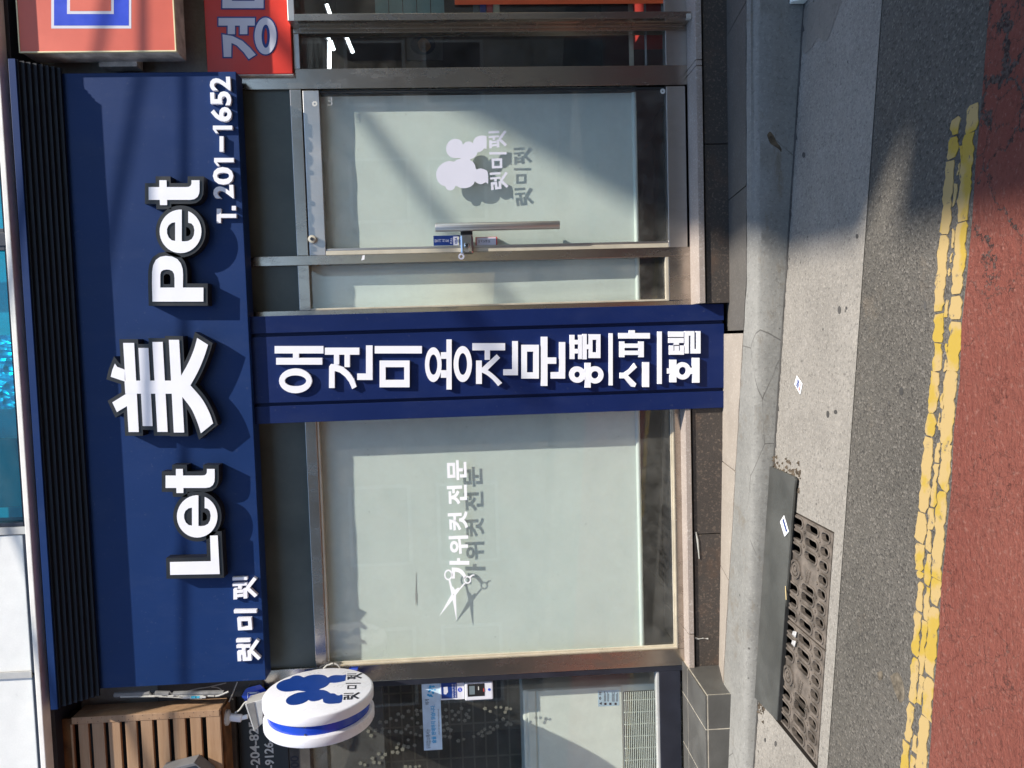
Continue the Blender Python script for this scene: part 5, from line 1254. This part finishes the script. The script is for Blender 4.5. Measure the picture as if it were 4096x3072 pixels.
MB().slab([[(966, 2785), (985, 2752), (1040, 2738), (1064, 2760), (1052, 2803), (985, 2810)]], lambda x, y: onY(x, y, -.034), lambda x, y: onY(x, y, -.028)).build('plate', 'blue_gloss', npx)
MB().slab([[(990, 2769), (1037, 2767), (1037, 2808), (990, 2808)], [(992, 2771), (1035, 2769), (1035, 2806), (992, 2806)]], lambda x, y: onY(x, y, -.0352), lambda x, y: onY(x, y, -.0335)).build('border', 'decal_dim', npx)
tpx('51', 999, 1030, 2800, 2768, -.034, .001, 'decal_dim', npx, 'lettering', .03)
for L, r, mt, lab in (((( 940, 130), (990, 80), (1030, 70), (1085, 52), (1150, 70), (1192, 118)), .005, 'cable_white', 'white looped lead feeding the round sign'), (((880, 110), (950, 75), (1005, 40), (1045, 20)), .004, 'cable_black', 'black lead above the round sign')):
    o = MB().tube([onY(1050+a*.2604, 2640+b*.2604, -.03) for a, b in arcpts(*L, n=4)], r, 8).build('sign_lead', mt, None, 0, True); tag(o, lab, 'cable')

# ================================================================== OVERHEAD CABLES AND THE FAR SIDE OF THE STREET
def from_shadow(px, Y, s):
    return onY(px[0], px[1], Y)+np.array([1.23, -1.0, 2.25])*s
def overhead(a, b, ext0, ext1, r, label):
    a, b = np.array(a), np.array(b); d = b-a
    o = MB().tube([a-d*ext0, a, b, b+d*ext1], r, 8).build('overhead_cable', 'cable_black', None, 0, True); return tag(o, label, 'overhead cable', 'cables over the street')
overhead(from_shadow((738, 300), YH, 1.10), from_shadow((737, 2650), YH, 1.10), 3, 3, .011, 'overhead cable running along the street at the height of the upper windows')
overhead(from_shadow((567, 286), YH, 1.45), from_shadow((423, 1048), YH, 1.25), 4, 6, .012, 'overhead cable dropping to the right across the street')
overhead(from_shadow((330, 2300), YH, 1.3), from_shadow((575, 3050), YT, 1.5), 4, 2, .013, 'overhead cable dropping to the left above the timber fascia')
A_, B_ = from_shadow((1465, 470), .08, 3.0), None
s2_ = 3.0+(onY(1465, 470, .08)[0]-onY(1740, 835, .08)[0])/1.23
B_ = from_shadow((1740, 835), .08, s2_); B_[0] = A_[0]
overhead(A_, B_, 40, 2.6, .028, 'unseen thick cable across the street, placed for the soft shadow band on the door')  # added cable, throws a soft dark band across the door
def house(name, label, x0, x1, y0, y1, h, mat, grp, nx=3, nz=3):
    t = thing(name, label, 'building', ((x0+x1)/2, (y0+y1)/2, -1.5), grp)
    MB().box(x0, x1, y0, y1, -3, h).build('wall', mat, t)
    MB().box(x0, x1, y0, y1+.02, h, h+.05).build('parapet', 'wall_grey', t)
    W = (x1-x0)/nx
    for i in range(nx):
        for k in range(nz):
            a = x0+W*(i+.22); b = x0+W*(i+.78); z = .3+k*(h-.6)/nz
            f = MB().box(a, b, y1-.02, y1+.05, z+.6, z+2.0).build('window', 'white_clad', t)
            MB().box(a+.07, b-.07, y1+.05, y1+.06, z+.68, z+1.92).build('pane', 'frame_dark', f)
    return t
house('street_house', 'tan rendered house across the street, opposite the pet salon', -9, .8, -20, -13, 6.5, 'brick_far', 'houses across the street')
house('street_house', 'cream rendered house across the street at the left end', -24, -10, -20, -13, 7.5, 'cream_far', 'houses across the street')
house('street_house', 'cream rendered low house across the street, next to the added towers', 2.2, 10.2, -21, -14, 6.0, 'cream_far', 'houses across the street')
HB = 15.0; xe = .46+.5467*HB  # unseen towers, sized and spaced to shape the sun's shadow
t1 = house('shade_tower', 'unseen slim tower across the street, added to shade the door and road', xe-.03, xe+3.0, -8.07, -5.98, HB, 'cream_far', 'unseen shade towers on the right', 2, 5)
tb = house('shade_tower', 'second unseen tower, added behind a gap that lets a sun streak through', xe-.15, xe+3.0, -11.5, -8.36, HB, 'cream_far', 'unseen shade towers on the right', 2, 5)
MB().box(xe+.66, xe+2.95, -8.36, -8.07, -3, HB-.01).build('gap_blocker', 'wall_grey', tb)  # added block closing the gap, so the sun streak ends
t1.rotation_euler[2] = -.045; tb.rotation_euler[2] = -.045
